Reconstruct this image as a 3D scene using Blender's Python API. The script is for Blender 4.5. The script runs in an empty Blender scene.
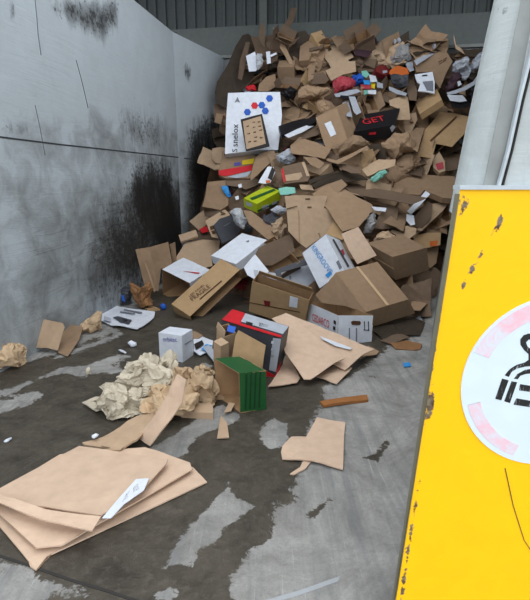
import bpy, bmesh, math, random
import numpy as np
from mathutils import Vector, Matrix, noise
random.seed(11)
S = bpy.context.scene
COL = S.collection

# ------------------------------------------------------------------ camera
FPX = 480.0
TH = math.radians(14.15)
CAM = Vector((0, 0, 1.6))
FWD = Vector((0, math.cos(TH), -math.sin(TH)))
UPV = Vector((0, math.sin(TH), math.cos(TH)))
cam_d = bpy.data.cameras.new('camera')
cam_d.sensor_fit = 'HORIZONTAL'
cam_d.sensor_width = 36
cam_d.lens = FPX / 530 * 36
cam = bpy.data.objects.new('camera', cam_d)
COL.objects.link(cam)
cam.location = CAM
cam.rotation_euler = (math.pi / 2 - TH, 0, 0)
S.camera = cam
cam_d.clip_start = 0.05

def ray(px, py):
    return Vector((1, 0, 0)) * ((px - 265) / FPX) + UPV * (-(py - 300) / FPX) + FWD
def atY(px, py, Y):
    d = ray(px, py); return CAM + d * (Y / d.y)
def onz(px, py, z=0.0):
    d = ray(px, py); return CAM + d * ((z - CAM.z) / d.z)
def hit(px, py, p0, n):
    d = ray(px, py)
    return CAM + d * ((Vector(p0) - CAM).dot(n) / d.dot(n))
def lerp_tab(x, tab):
    if x <= tab[0][0]: return tab[0][1]
    for (a, u), (b, v) in zip(tab, tab[1:]):
        if x <= b: return u + (v - u) * (x - a) / (b - a)
    return tab[-1][1]
FOOT = [(-1.5, 7.9), (-.9, 6.9), (0, 5.9), (.9, 5.5), (1.6, 5.9), (2.3, 6.6), (3, 7.4)]
EXPO = [(-1.5, 1.55), (-.8, 1.25), (0, 1.0), (3, .95)]
def yback(x): return 9.98 - .18 * (x + .76)
def H(x, y):
    f = lerp_tab(x, FOOT); b = yback(x)
    s = (y - f) / (b - f)
    if s <= 0: return 0.0
    return 3.7 * min(s, 1) ** lerp_tab(x, EXPO)
def onpile(px, py, off=0.0):
    d = ray(px, py).normalized(); t = 3.0
    while t < 14:
        p = CAM + d * t
        if p.z <= H(p.x, p.y) or p.y > yback(p.x) - .02: break
        t += .03
    return CAM + d * (t - off)
SLOPE = Vector((0, -.66, .75)).normalized()

# ------------------------------------------------------------------ materials
def nd(nt, t, **k):
    n = nt.nodes.new(t)
    for a, b in k.items():
        if a.startswith('i_'):
            n.inputs[int(a[2:])].default_value = b
        else: setattr(n, a, b)
    return n
def newmat(name):
    m = bpy.data.materials.new(name); m.use_nodes = True
    nt = m.node_tree; b = nt.nodes['Principled BSDF']
    return m, nt, b, nt.links.new
def rgb(r, g, b):
    f = lambda c: (c / 255 / 12.92) if c / 255 <= .04045 else ((c / 255 + .055) / 1.055) ** 2.4
    return (f(r), f(g), f(b), 1)
def mix(nt, fac, a, b, mode='MIX'):
    m = nt.nodes.new('ShaderNodeMix'); m.data_type = 'RGBA'; m.blend_type = mode
    for s, v in ((m.inputs[0], fac), (m.inputs[6], a), (m.inputs[7], b)):
        if hasattr(v, 'is_output'): nt.links.new(v, s)
        else: s.default_value = v
    return m.outputs[2]
def ramp(nt, src, p0, p1, c0=0.0, c1=1.0):
    r = nt.nodes.new('ShaderNodeMapRange')
    r.inputs[1].default_value = p0; r.inputs[2].default_value = p1
    r.inputs[3].default_value = c0; r.inputs[4].default_value = c1
    nt.links.new(src, r.inputs[0]); return r.outputs[0]
def noi(nt, scale, detail=4, rough=.6, vec=None, dist=0.0):
    n = nt.nodes.new('ShaderNodeTexNoise')
    n.inputs['Scale'].default_value = scale; n.inputs['Detail'].default_value = detail
    n.inputs['Roughness'].default_value = rough; n.inputs['Distortion'].default_value = dist
    if vec is None:
        g = nt.nodes.new('ShaderNodeNewGeometry'); vec = g.outputs['Position']
    nt.links.new(vec, n.inputs['Vector']); return n.outputs[0]
def mapped(nt, scale, rot=(0, 0, 0)):
    g = nt.nodes.new('ShaderNodeNewGeometry'); m = nt.nodes.new('ShaderNodeMapping')
    nt.links.new(g.outputs['Position'], m.inputs[0])
    m.inputs['Rotation'].default_value = rot; m.inputs['Scale'].default_value = scale
    return m.outputs[0]
def board(name, col, var=.16, rough=.85, stain=.25, bump=.25):
    """paper board: fibre mottling, faint flute lines, blotchy stains, tone differs per object"""
    m, nt, b, L = newmat(name)
    oi = nd(nt, 'ShaderNodeObjectInfo')
    tone = ramp(nt, oi.outputs['Random'], 0, 1, 1 - var, 1 + var)
    n1 = noi(nt, 14, 5, .6); n2 = noi(nt, 2.6, 3, .6)
    c = mix(nt, ramp(nt, n1, .3, .75), col, tuple(x * .84 for x in col[:3]) + (1,))
    st = ramp(nt, n2, .52, .75, 0, stain)
    c = mix(nt, st, c, tuple(x * k for x, k in zip(col[:3], (.52, .46, .4))) + (1,))
    hv = nt.nodes.new('ShaderNodeHueSaturation'); L(c, hv.inputs['Color']); L(tone, hv.inputs['Value'])
    L(hv.outputs[0], b.inputs['Base Color'])
    b.inputs['Roughness'].default_value = rough
    b.inputs['Specular IOR Level'].default_value = .25
    bp = nt.nodes.new('ShaderNodeBump'); bp.inputs['Strength'].default_value = bump
    bp.inputs['Distance'].default_value = .02
    L(noi(nt, 9, 3, .55), bp.inputs['Height']); L(bp.outputs[0], b.inputs['Normal'])
    return m
M = {}
M['tan'] = board('kraft_tan', rgb(188, 162, 134), .12)
M['brown'] = board('kraft_brown', rgb(158, 132, 106), .14)
M['dark'] = board('kraft_dark', rgb(112, 94, 78), .16)
M['umber'] = board('wet_and_shade_cardboard', rgb(70, 60, 50), .2, .7)  # wet board, also the dark tone that paints shade inside the heap
M['ochre'] = board('kraft_ochre', rgb(180, 150, 112), .08)
M['pink'] = board('kraft_pale', rgb(210, 183, 159), .06, stain=.18)
M['pale'] = board('packing_paper', rgb(204, 194, 174), .1, stain=.3)
M['beige'] = board('tan_paper', rgb(196, 170, 138), .1, stain=.3)
M['inner'] = board('kraft_inside', rgb(164, 132, 98), .06)
M['white'] = board('white_card', rgb(222, 228, 238), .03, .5, .06, .1)
M['grey'] = board('grey_card', rgb(176, 182, 192), .05, .5, .1, .15)
M['cgrey'] = board('charcoal_card', rgb(74, 76, 82), .05, .45, .1, .1)
M['black'] = board('black_card', rgb(34, 33, 36), .1, .4, .1, .1)
M['red'] = board('red_card', rgb(206, 36, 46), .05, .45, .1, .1)
M['dred'] = board('dark_red_card', rgb(120, 36, 40), .05, .5, .1, .1)
M['rose'] = board('pink_card', rgb(176, 66, 78), .05, .5, .1, .1)
M['green'] = board('green_card', rgb(34, 88, 46), .03, .45, .18, .1)
M['lime'] = board('lime_card', rgb(180, 196, 34), .03, .4, .15, .1)
M['blue'] = board('blue_card', rgb(36, 92, 190), .05, .4, .1, .1)
M['sky'] = board('light_blue_print', rgb(60, 150, 220), .02, .5, .05, .05)
M['teal'] = board('mint_plastic', rgb(130, 196, 180), .03, .35, .1, .1)
M['orange'] = board('orange_card', rgb(200, 104, 48), .03, .5, .1, .1)
M['plum'] = board('plum_card', rgb(70, 50, 58), .03, .6, .1, .1)
M['yellow'] = board('yellow_print', rgb(226, 196, 40), .03, .5, .1, .1)
M['dgreen'] = board('green_ridge_shade', rgb(20, 62, 32), 0, .5, .1, .05)  # darker green lines paint the shading of the box ridges
M['wood'] = board('orange_wood', rgb(162, 108, 62), .03, .6, .5, .2)
M['ink'] = board('black_ink', rgb(40, 36, 36), .0, .6, 0, 0)
M['bink'] = board('brown_ink', rgb(88, 58, 38), .0, .7, 0, 0)
M['vink'] = board('violet_ink', rgb(90, 84, 160), .0, .6, 0, 0)
M['gink'] = board('grey_ink', rgb(120, 124, 134), .0, .6, 0, 0)
M['rink'] = board('red_ink', rgb(206, 44, 56), .0, .6, 0, 0)
M['tape'] = board('clear_tape', rgb(206, 176, 140), .02, .25, 0, .05)
M['silver'] = board('silver_film', rgb(150, 150, 150), .1, .25, .2, .4)
def film(name, col, alpha):
    m, nt, b, L = newmat(name)
    b.inputs['Base Color'].default_value = col
    b.inputs['Roughness'].default_value = .25
    b.inputs['Alpha'].default_value = alpha
    return m
M['film'] = film('cloudy_film', rgb(196, 200, 206), .8)

# ------------------------------------------------------------------ mesh helpers
LABELS = {}
def mk(name, verts, faces, mats, mi=None, parent=None, origin=None, smooth=False):
    o0 = Vector(origin) if origin is not None else Vector((0, 0, 0))
    me = bpy.data.meshes.new(name)
    me.from_pydata([tuple(Vector(v) - o0) for v in verts], [], faces)
    for m in (mats if isinstance(mats, (list, tuple)) else [mats]):
        me.materials.append(M[m] if isinstance(m, str) else m)
    if mi is not None:
        me.polygons.foreach_set('material_index', mi)
    if smooth: me.polygons.foreach_set('use_smooth', [True] * len(me.polygons))
    me.validate(); me.update()
    o = bpy.data.objects.new(name, me); COL.objects.link(o)
    if parent is not None: o.parent = parent
    else: o.location = o0
    return o
def tag(o, label, cat, group=None, kind=None):
    o['label'] = label; o['category'] = cat
    if group: o['group'] = group
    if kind: o['kind'] = kind
    LABELS.setdefault(label, []).append(o.name)
    return o
def empty(name, loc):
    o = bpy.data.objects.new(name, None); COL.objects.link(o)
    o.location = loc; o.empty_display_size = .1; return o
def kid(name, verts, faces, mats, parent, org, mi=None, smooth=False):
    """child whose verts are given in world space; org = world origin of the whole thing"""
    return mk(name, verts, faces, mats, mi, parent, org, smooth)
def nz(p, s, seed=0.0):
    return noise.noise_vector(Vector(p) * s + Vector((seed, seed * 1.7, -seed)))

def slab_bm(pts, n, th, amp=0.0, freq=4.0, cuts=2, seed=0.0, curl=0.0):
    """thick sheet from a 3-D polygon, gently crumpled. returns verts, faces"""
    bm = bmesh.new()
    vs = [bm.verts.new(p) for p in pts]
    f = bm.faces.new(vs); f.normal_update()
    if f.normal.dot(n) < 0: f.normal_flip()
    bmesh.ops.triangulate(bm, faces=bm.faces[:])
    if cuts:
        bmesh.ops.subdivide_edges(bm, edges=bm.edges[:], cuts=cuts, use_grid_fill=True)
    c = sum(pts, Vector()) / len(pts)
    R = max((p - c).length for p in pts) or 1
    ax = Vector((random.uniform(-1, 1), random.uniform(-1, 1), random.uniform(-1, 1))).cross(n)
    if ax.length < .01: ax = Vector((1, 0, 0))
    ax.normalize()
    if amp or curl:
        for v in bm.verts:
            d = noise.noise((v.co * freq) + Vector((seed, 0, 0))) * amp
            d += noise.noise((v.co * freq * 3) + Vector((seed, 5, 0))) * amp * .35
            k = (v.co - c).dot(ax) / R
            v.co += n * (d + curl * k * k)
    bm.verts.ensure_lookup_table()
    tv = [v.co.copy() for v in bm.verts]
    tf = [[v.index for v in f.verts] for f in bm.faces]
    bm.verts.index_update()
    tf = [[v.index for v in f.verts] for f in bm.faces]
    be = []
    for e in bm.edges:
        if len(e.link_faces) == 1:
            l = e.link_loops[0]; be.append((l.vert.index, l.link_loop_next.vert.index))
    N = len(tv)
    verts = tv + [v - n * th for v in tv]
    faces = tf + [[i + N for i in reversed(f)] for f in tf] + [[a, a + N, b + N, b][::-1] for a, b in be]
    faces = tf + [[i + N for i in reversed(f)] for f in tf] + [[b, a, a + N, b + N] for a, b in be]
    bm.free()
    return verts, faces, len(tf)

HAND = []      # image-space footprints of hand placed things: (poly, phrase)
ITEMS = []
def plane_of(spec, poly, off, seed):
    cx = sum(p[0] for p in poly) / len(poly); cy = sum(p[1] for p in poly) / len(poly)
    if isinstance(spec, tuple) and spec[0] == 'p3':
        a, b, c = [onz(*q) for q in spec[1:]]
        n = (b - a).cross(c - a).normalized()
        if n.dot(ray(cx, cy)) > 0: n.negate()
        return a, n
    if isinstance(spec, tuple) and spec[0] == 'z':
        return Vector((0, 0, spec[1])), Vector((0, 0, 1))
    if isinstance(spec, tuple) and spec[0] == 'Y':
        n = Vector(spec[2]).normalized() if len(spec) > 2 else SLOPE.copy()
        return atY(cx, cy, spec[1]), n
    rs = random.Random(int(seed * 977) + 5)
    n = SLOPE + Vector((rs.uniform(-.45, .45), rs.uniform(-.2, .2), rs.uniform(-.35, .35)))
    if isinstance(spec, tuple): n = Vector(spec)
    n.normalize()
    if n.dot(ray(cx, cy).normalized()) > -.3: n = (n - ray(cx, cy).normalized() * .5).normalized()
    return onpile(cx, cy, off + .1), n

def sheet(name, cat, label, poly, mat, pl=None, off=.12, th=.007, amp=.012, curl=0.0, lm=None, group=None,
          flaps=(), decals=(), texts=(), back=None, cuts=2):
    """flat or crumpled sheet. flaps: (poly, i, j, angle, mat) hinged on edge i-j of poly"""
    seed = len(HAND) * 1.37 + 2
    p0, n = plane_of(pl, poly, off, seed)
    pts = [hit(x, y, p0, n) for x, y in poly]
    org = sum(pts, Vector()) / len(pts)
    v, f, k = slab_bm(pts, n, th, amp, 5.0, cuts, seed, curl)
    mats = [mat, back or mat]
    o = mk(name, v, f, mats, [0] * k + [1] * (len(f) - k), None, org)
    tag(o, label, cat, group)
    for fl in flaps:
        fpoly, i, j, ang = fl[:4]; fm = fl[4] if len(fl) > 4 else mat
        e1, e2 = pts[i], pts[j]
        ax = (e2 - e1).normalized()
        n2 = Matrix.Rotation(math.radians(ang), 3, ax) @ n
        if abs(n2.dot(ray(*fpoly[0]).normalized())) < .12: n2 = (n2 + n * .5).normalized()
        fp = [e1, e2] + [hit(x, y, e1, n2) for x, y in fpoly]
        nn = n2 if n2.dot(ray(*fpoly[0])) < 0 else -n2
        fv, ff, _ = slab_bm([p + nn * .001 for p in fp], nn, th, amp * .5, 5, cuts, seed)
        kid('flap', fv, ff, fm, o, org)
    add_marks(o, org, p0, n, decals, texts, amp)
    xs = poly; HAND.append((xs, lm)); ITEMS.append(o)
    return o
def add_marks(o, org, p0, n, decals, texts, amp=0.0, up=None):
    lift = .006 + amp * .9
    for d in decals:
        nm, dp, dm = d[:3]
        q = [hit(x, y, p0 + n * lift, n) for x, y in dp]
        if max((z_ - org).length for z_ in q) > 1.6: print('BAD decal', o.name, nm); continue
        v, f, _ = slab_bm(q, n, .003, 0, 1, 0)
        kid(nm, v, f, dm, o, org)
    for t in texts:
        s, a, b, hpx, tm = t[:5]
        nm = t[5] if len(t) > 5 else 'printed_text'
        A = hit(*a, p0 + n * lift, n); B = hit(*b, p0 + n * lift, n)
        add_text(nm, s, A, B, n, hpx, tm, o, org)
def add_text(nm, s, A, B, n, ratio, tm, parent, org):
    """text running from A to B on a plane with normal n; ratio scales letter height"""
    cu = bpy.data.curves.new(nm, 'FONT'); cu.body = s; cu.size = 1; cu.resolution_u = 2
    to = bpy.data.objects.new(nm, cu); COL.objects.link(to)
    bpy.context.view_layer.update()
    dg = bpy.context.evaluated_depsgraph_get()
    me = bpy.data.meshes.new_from_object(to.evaluated_get(dg))
    bpy.data.objects.remove(to); bpy.data.curves.remove(cu)
    me.name = nm
    xs = [v.co.x for v in me.vertices]; w = max(xs) - min(xs); x0 = min(xs)
    u = (B - A); L = u.length; u.normalize(); vv = n.cross(u).normalized()
    if vv.dot(vv) == 0: return
    for v in me.vertices:
        x = (v.co.x - x0) / w * L; y = v.co.y * L / w * ratio
        v.co = A + u * x + vv * y - org
    me.materials.append(M[tm]); me.update()
    o = bpy.data.objects.new(nm, me); COL.objects.link(o); o.parent = parent
    return o

# ------------------------------------------------------------------ boxes
def solve_box(V, A, B, C, Y, vis='ABC', lmax=1.6):
    """recover a right-angled corner from its pixel and three neighbours, V at depth Y"""
    r = [ray(*q) for q in (V, A, B, C)]
    P0 = r[0] * (Y / r[0].y)
    R = [np.array(x) for x in r[1:]]; p0 = np.array(P0)
    best = None
    for s0 in ((1, 1, 1), (.2, 1, 1), (1, .2, 1), (1, 1, .2), (-.3, 1, 1), (1, -.3, 1), (1, 1, -.3)):
        pix = [math.hypot(q[0] - V[0], q[1] - V[1]) / FPX for q in (A, B, C)]
        x = np.array([Y * (1 + s * .6 * p) for s, p in zip(s0, pix)]) / np.array([q[1] for q in R])
        lam = .01
        def res(x):
            e = [R[i] * x[i] - p0 for i in range(3)]
            l = [np.linalg.norm(q) + 1e-9 for q in e]
            base = [pix[i] * Y for i in range(3)]
            return np.array([e[0] @ e[1] / (l[0] * l[1]), e[1] @ e[2] / (l[1] * l[2]), e[0] @ e[2] / (l[0] * l[2])] +
                            [.05 * max(0, l[i] / base[i] - 1.6) for i in range(3)])
        r0 = res(x)
        for it in range(60):
            J = np.zeros((6, 3))
            for k in range(3):
                xx = x.copy(); xx[k] += 1e-5; J[:, k] = (res(xx) - r0) / 1e-5
            st = np.linalg.solve(J.T @ J + lam * np.eye(3), -J.T @ r0)
            r1 = res(x + st)
            if r1 @ r1 < r0 @ r0: x = x + st; r0 = r1; lam *= .5
            else: lam *= 3
        c = r0 @ r0
        for i, kf in enumerate('ABC'):
            if kf in vis and (R[i] * x[i] - p0) @ p0 < 0: c += 5
        if best is None or c < best[0] - 1e-4: best = (c, x)
    c, x = best
    e = [Vector(R[i] * x[i] - p0) for i in range(3)]
    e = [q if q.length < lmax else q * (lmax / q.length) for q in e]
    return CAM + P0, e
def floor_box(V, A, B, C):
    pc = onz(*C); h = atY(*V, pc.y).z
    pv = atY(*V, pc.y)
    pa = onz(*A, h); pb = onz(*B, h)
    return pv, [pa - pv, pb - pv, Vector((0, 0, -h))]

def carton_mesh(V, e, open_=(), th=.006, amp=.008, sub=4, seed=0.0):
    """returns verts, faces, mi. Faces: 'A' = face at V normal -a (spanned by b,c) etc; 'a' the opposite one"""
    a, b, c = e
    verts, faces, mi = [], [], []
    ctr = V + (a + b + c) * .5
    def slab(o, u, w, nin, tag_):
        base = len(verts)
        n = nin.normalized() * th
        for lay in (0, 1):
            for i in range(sub + 1):
                for j in range(sub + 1):
                    p = o + u * (i / sub) + w * (j / sub) + n * lay
                    verts.append(p + nz(p, 3.0, seed) * amp)
        st = (sub + 1); L = st * st
        nf = u.cross(w)
        flip = nf.dot(nin) > 0
        for i in range(sub):
            for j in range(sub):
                q = [base + i * st + j, base + (i + 1) * st + j, base + (i + 1) * st + j + 1, base + i * st + j + 1]
                if flip: q = q[::-1]
                faces.append(q); mi.append(0)
                faces.append([x + L for x in q][::-1]); mi.append(1)
        ring = [(0, j) for j in range(sub)] + [(i, sub) for i in range(sub)] + [(sub, j) for j in range(sub, 0, -1)] + [(i, 0) for i in range(sub, 0, -1)]
        for (i, j), (k, l) in zip(ring, ring[1:] + ring[:1]):
            p = base + i * st + j; q = base + k * st + l
            faces.append([p, q, q + L, p + L]); mi.append(1)
    for key, o, u, w, nin in (('A', V, b, c, a), ('a', V + a, b, c, -a), ('B', V, a, c, b), ('b', V + b, a, c, -b),
                              ('C', V, a, b, c), ('c', V + c, a, b, -c)):
        if key in open_: continue
        slab(o, u, w, nin, key)
    return verts, faces, mi

def carton(name, cat, label, V, A, B, C, Y=None, off=.2, mat='tan', inner='inner', open_=(), amp=.008, floor=False,
           flaps=(), decals=(), texts=(), lm=None, group=None, tape=None, vis='ABC', lmax=1.6, frame=None):
    """decals/texts: (face, ...) in pixels, placed on the plane of that face"""
    seed = len(HAND) * 2.1 + .7
    if frame:
        P = atY(*V, frame[0]); e = [atY(*q, y_) - P for q, y_ in zip((A, B, C), frame[1:])]
    elif floor: P, e = floor_box(V, A, B, C)
    else:
        y = Y if Y is not None else onpile(*V, off + .1).y
        P, e = solve_box(V, A, B, C, y, vis, lmax)
    print('BOX %-22s' % name, ['%.2f' % q.length for q in e], 'cos', ['%.2f' % (e[i].normalized() @ e[j].normalized()) for i, j in ((0, 1), (1, 2), (0, 2))], 'z', ['%.2f' % (q @ (P - CAM).normalized()) for q in e], 'Y %.1f' % P.y)
    a, b, c = e
    org = P + (a + b + c) * .5
    corners = [P + a * i + b * j + c * k for i in (0, 1) for j in (0, 1) for k in (0, 1)]
    org.z = min(q.z for q in corners)
    root = empty(name, org)
    tag(root, label, cat, group)
    v, f, mi = carton_mesh(P, e, open_, amp=amp, seed=seed)
    kid('body', v, f, [mat, inner], root, org, mi)
    FR = {'A': (P, -a), 'a': (P + a, a), 'B': (P, -b), 'b': (P + b, b), 'C': (P, -c), 'c': (P + c, c)}
    E = {'A': (b, c), 'a': (b, c), 'B': (a, c), 'b': (a, c), 'C': (a, b), 'c': (a, b)}
    for kf in FR:
        q0, n0 = FR[kf]; n1 = E[kf][0].cross(E[kf][1]).normalized()
        FR[kf] = (q0, n1 if n1.dot(n0) > 0 else -n1)
    # flaps: (face, side 0..3, length fraction, angle, mat)
    for fl in flaps:
        face, side, frac, ang = fl[:4]; fm = fl[4] if len(fl) > 4 else mat
        o, n = FR[face]; n = n.normalized(); u, w = E[face]
        if side == 0: s0, ed, other = o, u, w
        elif side == 1: s0, ed, other = o + w, u, -w
        elif side == 2: s0, ed, other = o, w, u
        else: s0, ed, other = o + u, w, -u
        d = other.normalized()
        t = math.radians(ang)          # 0 = closed, 90 = straight out, 180 = folded back
        dirv = d * math.cos(t) + n * math.sin(t)
        Lf = other.length * frac
        q = [s0 + ed * .01, s0 + ed * .99, s0 + ed * .96 + dirv * Lf, s0 + ed * .04 + dirv * Lf]
        nn = ed.cross(dirv).normalized()
        if nn.dot(s0 - CAM) > 0: nn.negate()
        fv, ff, k = slab_bm(q, nn, .006, amp, 4, 2, seed)
        kid('flap', fv, ff, fm, root, org)
    if tape:
        for face in tape:
            o, n = FR[face]; n = n.normalized(); u, w = E[face]
            if u.length < w.length: u, w = w, u
            q = [o + w * .47 + n * .007, o + w * .53 + n * .007, o + w * .53 + u + n * .007, o + w * .47 + u + n * .007]
            fv, ff, k = slab_bm(q, n, .002, 0, 4, 0); kid('tape', fv, ff, 'tape', root, org)
    for d in decals:
        o, n = FR[d[0]]; add_marks(root, org, o, n.normalized(), [d[1:]], [], amp)
    for t in texts:
        o, n = FR[t[0]]; add_marks(root, org, o, n.normalized(), [], [t[1:]], amp)
    top = tuple(np.add(A, np.subtract(B, V)))
    lo = tuple(np.add(C, np.subtract(B, V))); la = tuple(np.add(C, np.subtract(A, V)))
    HAND.append(([A, top, B, lo, C, la], lm)); ITEMS.append(root)
    return root

def crease(p, cell, sd):
    """folded-paper relief: overlapping triangular waves along warped directions"""
    r = random.Random(int(sd * 10)); q = p + noise.noise_vector(p * cell * .45 + Vector((sd, 0, 0))) * (.55 / cell) * 2
    t = 0.0
    for k, (f, a) in enumerate(((.35, 1.0), (.55, .8), (.9, .55), (1.3, .4), (2.1, .26), (3.2, .16))):
        d = Vector((r.uniform(-1, 1), r.uniform(-1, 1), r.uniform(-1, 1))).normalized()
        w = q.dot(d) * cell * f + r.random() + noise.noise(q * cell * f * .8 + Vector((k, sd, 0))) * .9
        t += a * (abs((w % 1) * 2 - 1) - .5)
    return t * 1.1
def crumple(name, cat, label, poly, mat, Y=None, off=.1, depth=.3, z=None, rough=1.0, lm=None, group=None, sub=4, cell=5.0, seed=None):
    """crumpled body filling a pixel outline: lumpy closed surface with sharp creases"""
    sd = seed if seed is not None else len(HAND) * 3.3
    xs = [p[0] for p in poly]; ys = [p[1] for p in poly]
    cx = sum(xs) / len(xs); cy = sum(ys) / len(ys)
    if z is not None:
        base = onz(cx, max(ys), z); c = atY(cx, cy, base.y + depth * .3)
    elif Y is not None: c = atY(cx, cy, Y)
    else: c = onpile(cx, cy, off + .1)
    s = (c - CAM).dot(FWD) / FPX
    right = Vector((1, 0, 0)); up = UPV
    bm = bmesh.new(); bmesh.ops.create_icosphere(bm, subdivisions=sub, radius=1)
    def radius(ang):
        best = 0.0
        ca, sa = math.cos(ang), math.sin(ang)
        for (x0, y0), (x1, y1) in zip(poly, poly[1:] + poly[:1]):
            ax, ay = x0 - cx, -(y0 - cy); bx, by = x1 - cx, -(y1 - cy)
            dx, dy = bx - ax, by - ay
            den = ca * dy - sa * dx
            if abs(den) < 1e-9: continue
            t = (ax * dy - ay * dx) / den; q = (ax * sa - ay * ca) / den
            if t > 0 and -.001 <= q <= 1.001: best = max(best, t)
        return best or 1
    for v in bm.verts:
        x, y, zz = v.co
        r = radius(math.atan2(y, x)); h = math.hypot(x, y)
        h2 = h ** .8
        p = c + right * (x / max(h, 1e-6) * h2 * r * s) + up * (y / max(h, 1e-6) * h2 * r * s) + FWD * (-zz * depth * .5)
        nrm = (p - c).normalized()
        dm = min(depth, .5) * rough
        fold = Vector((crease(p, cell, sd + 1), crease(p, cell, sd + 2), crease(p, cell, sd + 3)))
        v.co = p + nrm * crease(p, cell * .8, sd) * .13 * dm + fold * .16 * dm + nz(p, 30, sd) * .006 * rough
        if z is not None and v.co.z < z + .004: v.co.z = z + .004 + (v.co.z - z) * .01
    bm.verts.index_update()
    vs = [v.co.copy() for v in bm.verts]; fs = [[v.index for v in f.verts] for f in bm.faces]
    bm.free()
    lo = min(v.z for v in vs)
    o = mk(name, vs, fs, mat, None, None, Vector((c.x, c.y, lo)))
    tag(o, label, cat, group)
    HAND.append((poly, lm)); ITEMS.append(o)
    return o
# ------------------------------------------------------------------ the setting
def struct(o): o['kind'] = 'structure'; return o
def poly_sdf(P, poly):
    """signed distance (positive inside) of points P (N,2) to a polygon"""
    poly = np.array(poly, float); n = len(poly)
    d = np.full(len(P), 1e9); ins = np.zeros(len(P), bool)
    for i in range(n):
        a, b = poly[i], poly[(i + 1) % n]
        e = b - a; w = P - a
        t = np.clip((w @ e) / (e @ e + 1e-12), 0, 1)
        q = w - t[:, None] * e
        d = np.minimum(d, np.hypot(q[:, 0], q[:, 1]))
        c1 = (a[1] > P[:, 1]) != (b[1] > P[:, 1])
        with np.errstate(divide='ignore', invalid='ignore'):
            xx = (b[0] - a[0]) * (P[:, 1] - a[1]) / (b[1] - a[1]) + a[0]
        ins ^= c1 & (P[:, 0] < xx)
    return np.where(ins, d, -d)
def fl(poly): return [tuple(onz(x, y)[:2]) for x, y in poly]
def T(poly, s, ox, oy): return [(x / s + ox, y / s + oy) for x, y in poly]

# floor with stain masks kept as attributes of the surface
nx, ny = 260, 300
X = np.linspace(-4.2, 5.4, nx); Yg = -3 + 14.5 * (np.linspace(0, 1, ny) ** 1.0)
gx, gy = np.meshgrid(X, Yg); P2 = np.stack([gx.ravel(), gy.ravel()], 1)
def spread(P, poly, soft):
    return np.clip(poly_sdf(P, poly) / soft * .5 + .5, 0, 1)
wet = spread(P2, fl([(-200, 420), (0, 366), (130, 296), (200, 280), (440, 270), (420, 325), (385, 352), (352, 376), (322, 386), (324, 402),
                     (315, 416), (309, 440), (304, 470), (300, 484), (289, 501), (276, 508), (272, 531), (263, 546),
                     (251, 561), (240, 575), (270, 600), (262, 640), (-200, 700)]), .12)
def sub(a, poly, soft=.08, k=1.0): return a * (1 - k * spread(P2, fl(poly), soft))
for q, sf, k in [
    (T([(322, 312), (375, 235), (410, 195), (440, 160), (465, 128), (485, 165), (518, 175), (455, 222), (440, 258), (405, 265), (400, 300), (350, 290)], 2.04, 0, 420), .05, 1),
    (T([(540, 270), (490, 315), (478, 370), (560, 372)], 2.04, 0, 420), .06, 1),
    (T([(-20, 275), (60, 300), (95, 330), (160, 340), (190, 357), (60, 372), (-20, 400)], 2.04, 0, 420), .06, 1),
    (T([(312, 358), (350, 333), (372, 350), (350, 368)], 2.04, 0, 420), .04, 1),
    (T([(80, 345), (180, 290), (260, 230), (320, 200), (375, 240), (350, 262), (260, 292), (200, 335), (215, 362), (130, 375)], 3.12, 120, 340), .05, 1),
    (T([(425, 290), (480, 245), (525, 262), (525, 332), (465, 338)], 3.12, 120, 340), .05, 1),
    (T([(-20, 320), (60, 300), (110, 280), (230, 232), (255, 240), (100, 302), (20, 345), (-20, 355)], 3.53, 0, 300), .08, .8),
    (T([(-20, 365), (60, 345), (120, 315), (150, 330), (120, 370), (-20, 410)], 3.53, 0, 300), .08, .9),
    (T([(190, 195), (330, 145), (400, 115), (475, 105), (380, 152), (260, 195), (150, 230)], 3.53, 0, 300), .1, .7),
    (T([(335, 250), (420, 228), (455, 250), (380, 268)], 3.53, 0, 300), .06, .7),
    ([(0, 374), (60, 349), (130, 319), (158, 300), (130, 296), (0, 364)], .1, .62), ([(60, 372), (120, 352), (135, 356), (80, 380)], .08, .7),
    ([(20, 352), (60, 338), (110, 325), (120, 330), (60, 352), (10, 366)], .06, .6), ([(186, 375), (205, 360), (215, 368), (200, 380)], .05, .7),
]:
    wet = sub(wet, q, sf, k)
for q in [T([(320, 205), (355, 195), (385, 155), (400, 165), (375, 205), (370, 225), (340, 215)], 2.65, 240, 380),
          T([(290, 288), (300, 285), (310, 295), (298, 298)], 2.65, 240, 380),
          T([(165, 365), (195, 340), (245, 308), (255, 315), (215, 345), (190, 375)], 2.65, 240, 380),
          T([(345, 95), (362, 98), (360, 104), (347, 102)], 2.65, 240, 380),
          T([(415, 515), (440, 508), (462, 522), (448, 534)], 6, 300, 290)]:
    wet = np.maximum(wet, spread(P2, fl(q), .03) * .9)
verts = np.stack([gx.ravel(), gy.ravel(), np.zeros(nx * ny)], 1)
ii = np.arange(nx * ny).reshape(ny, nx)
faces = np.stack([ii[:-1, :-1], ii[:-1, 1:], ii[1:, 1:], ii[1:, :-1]], -1).reshape(-1, 4)
m, nt, b, L = newmat('stained_concrete')
at = nd(nt, 'ShaderNodeAttribute', attribute_name='wet')
fine = noi(nt, 26, 6, .7, dist=.4); mid = noi(nt, 5.5, 6, .68, dist=.6)
ad = nd(nt, 'ShaderNodeMath', operation='ADD'); L(at.outputs['Fac'], ad.inputs[0])
mm = nd(nt, 'ShaderNodeMath', operation='MULTIPLY_ADD'); L(mid, mm.inputs[0]); mm.inputs[1].default_value = 1.0; mm.inputs[2].default_value = -.5
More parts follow.
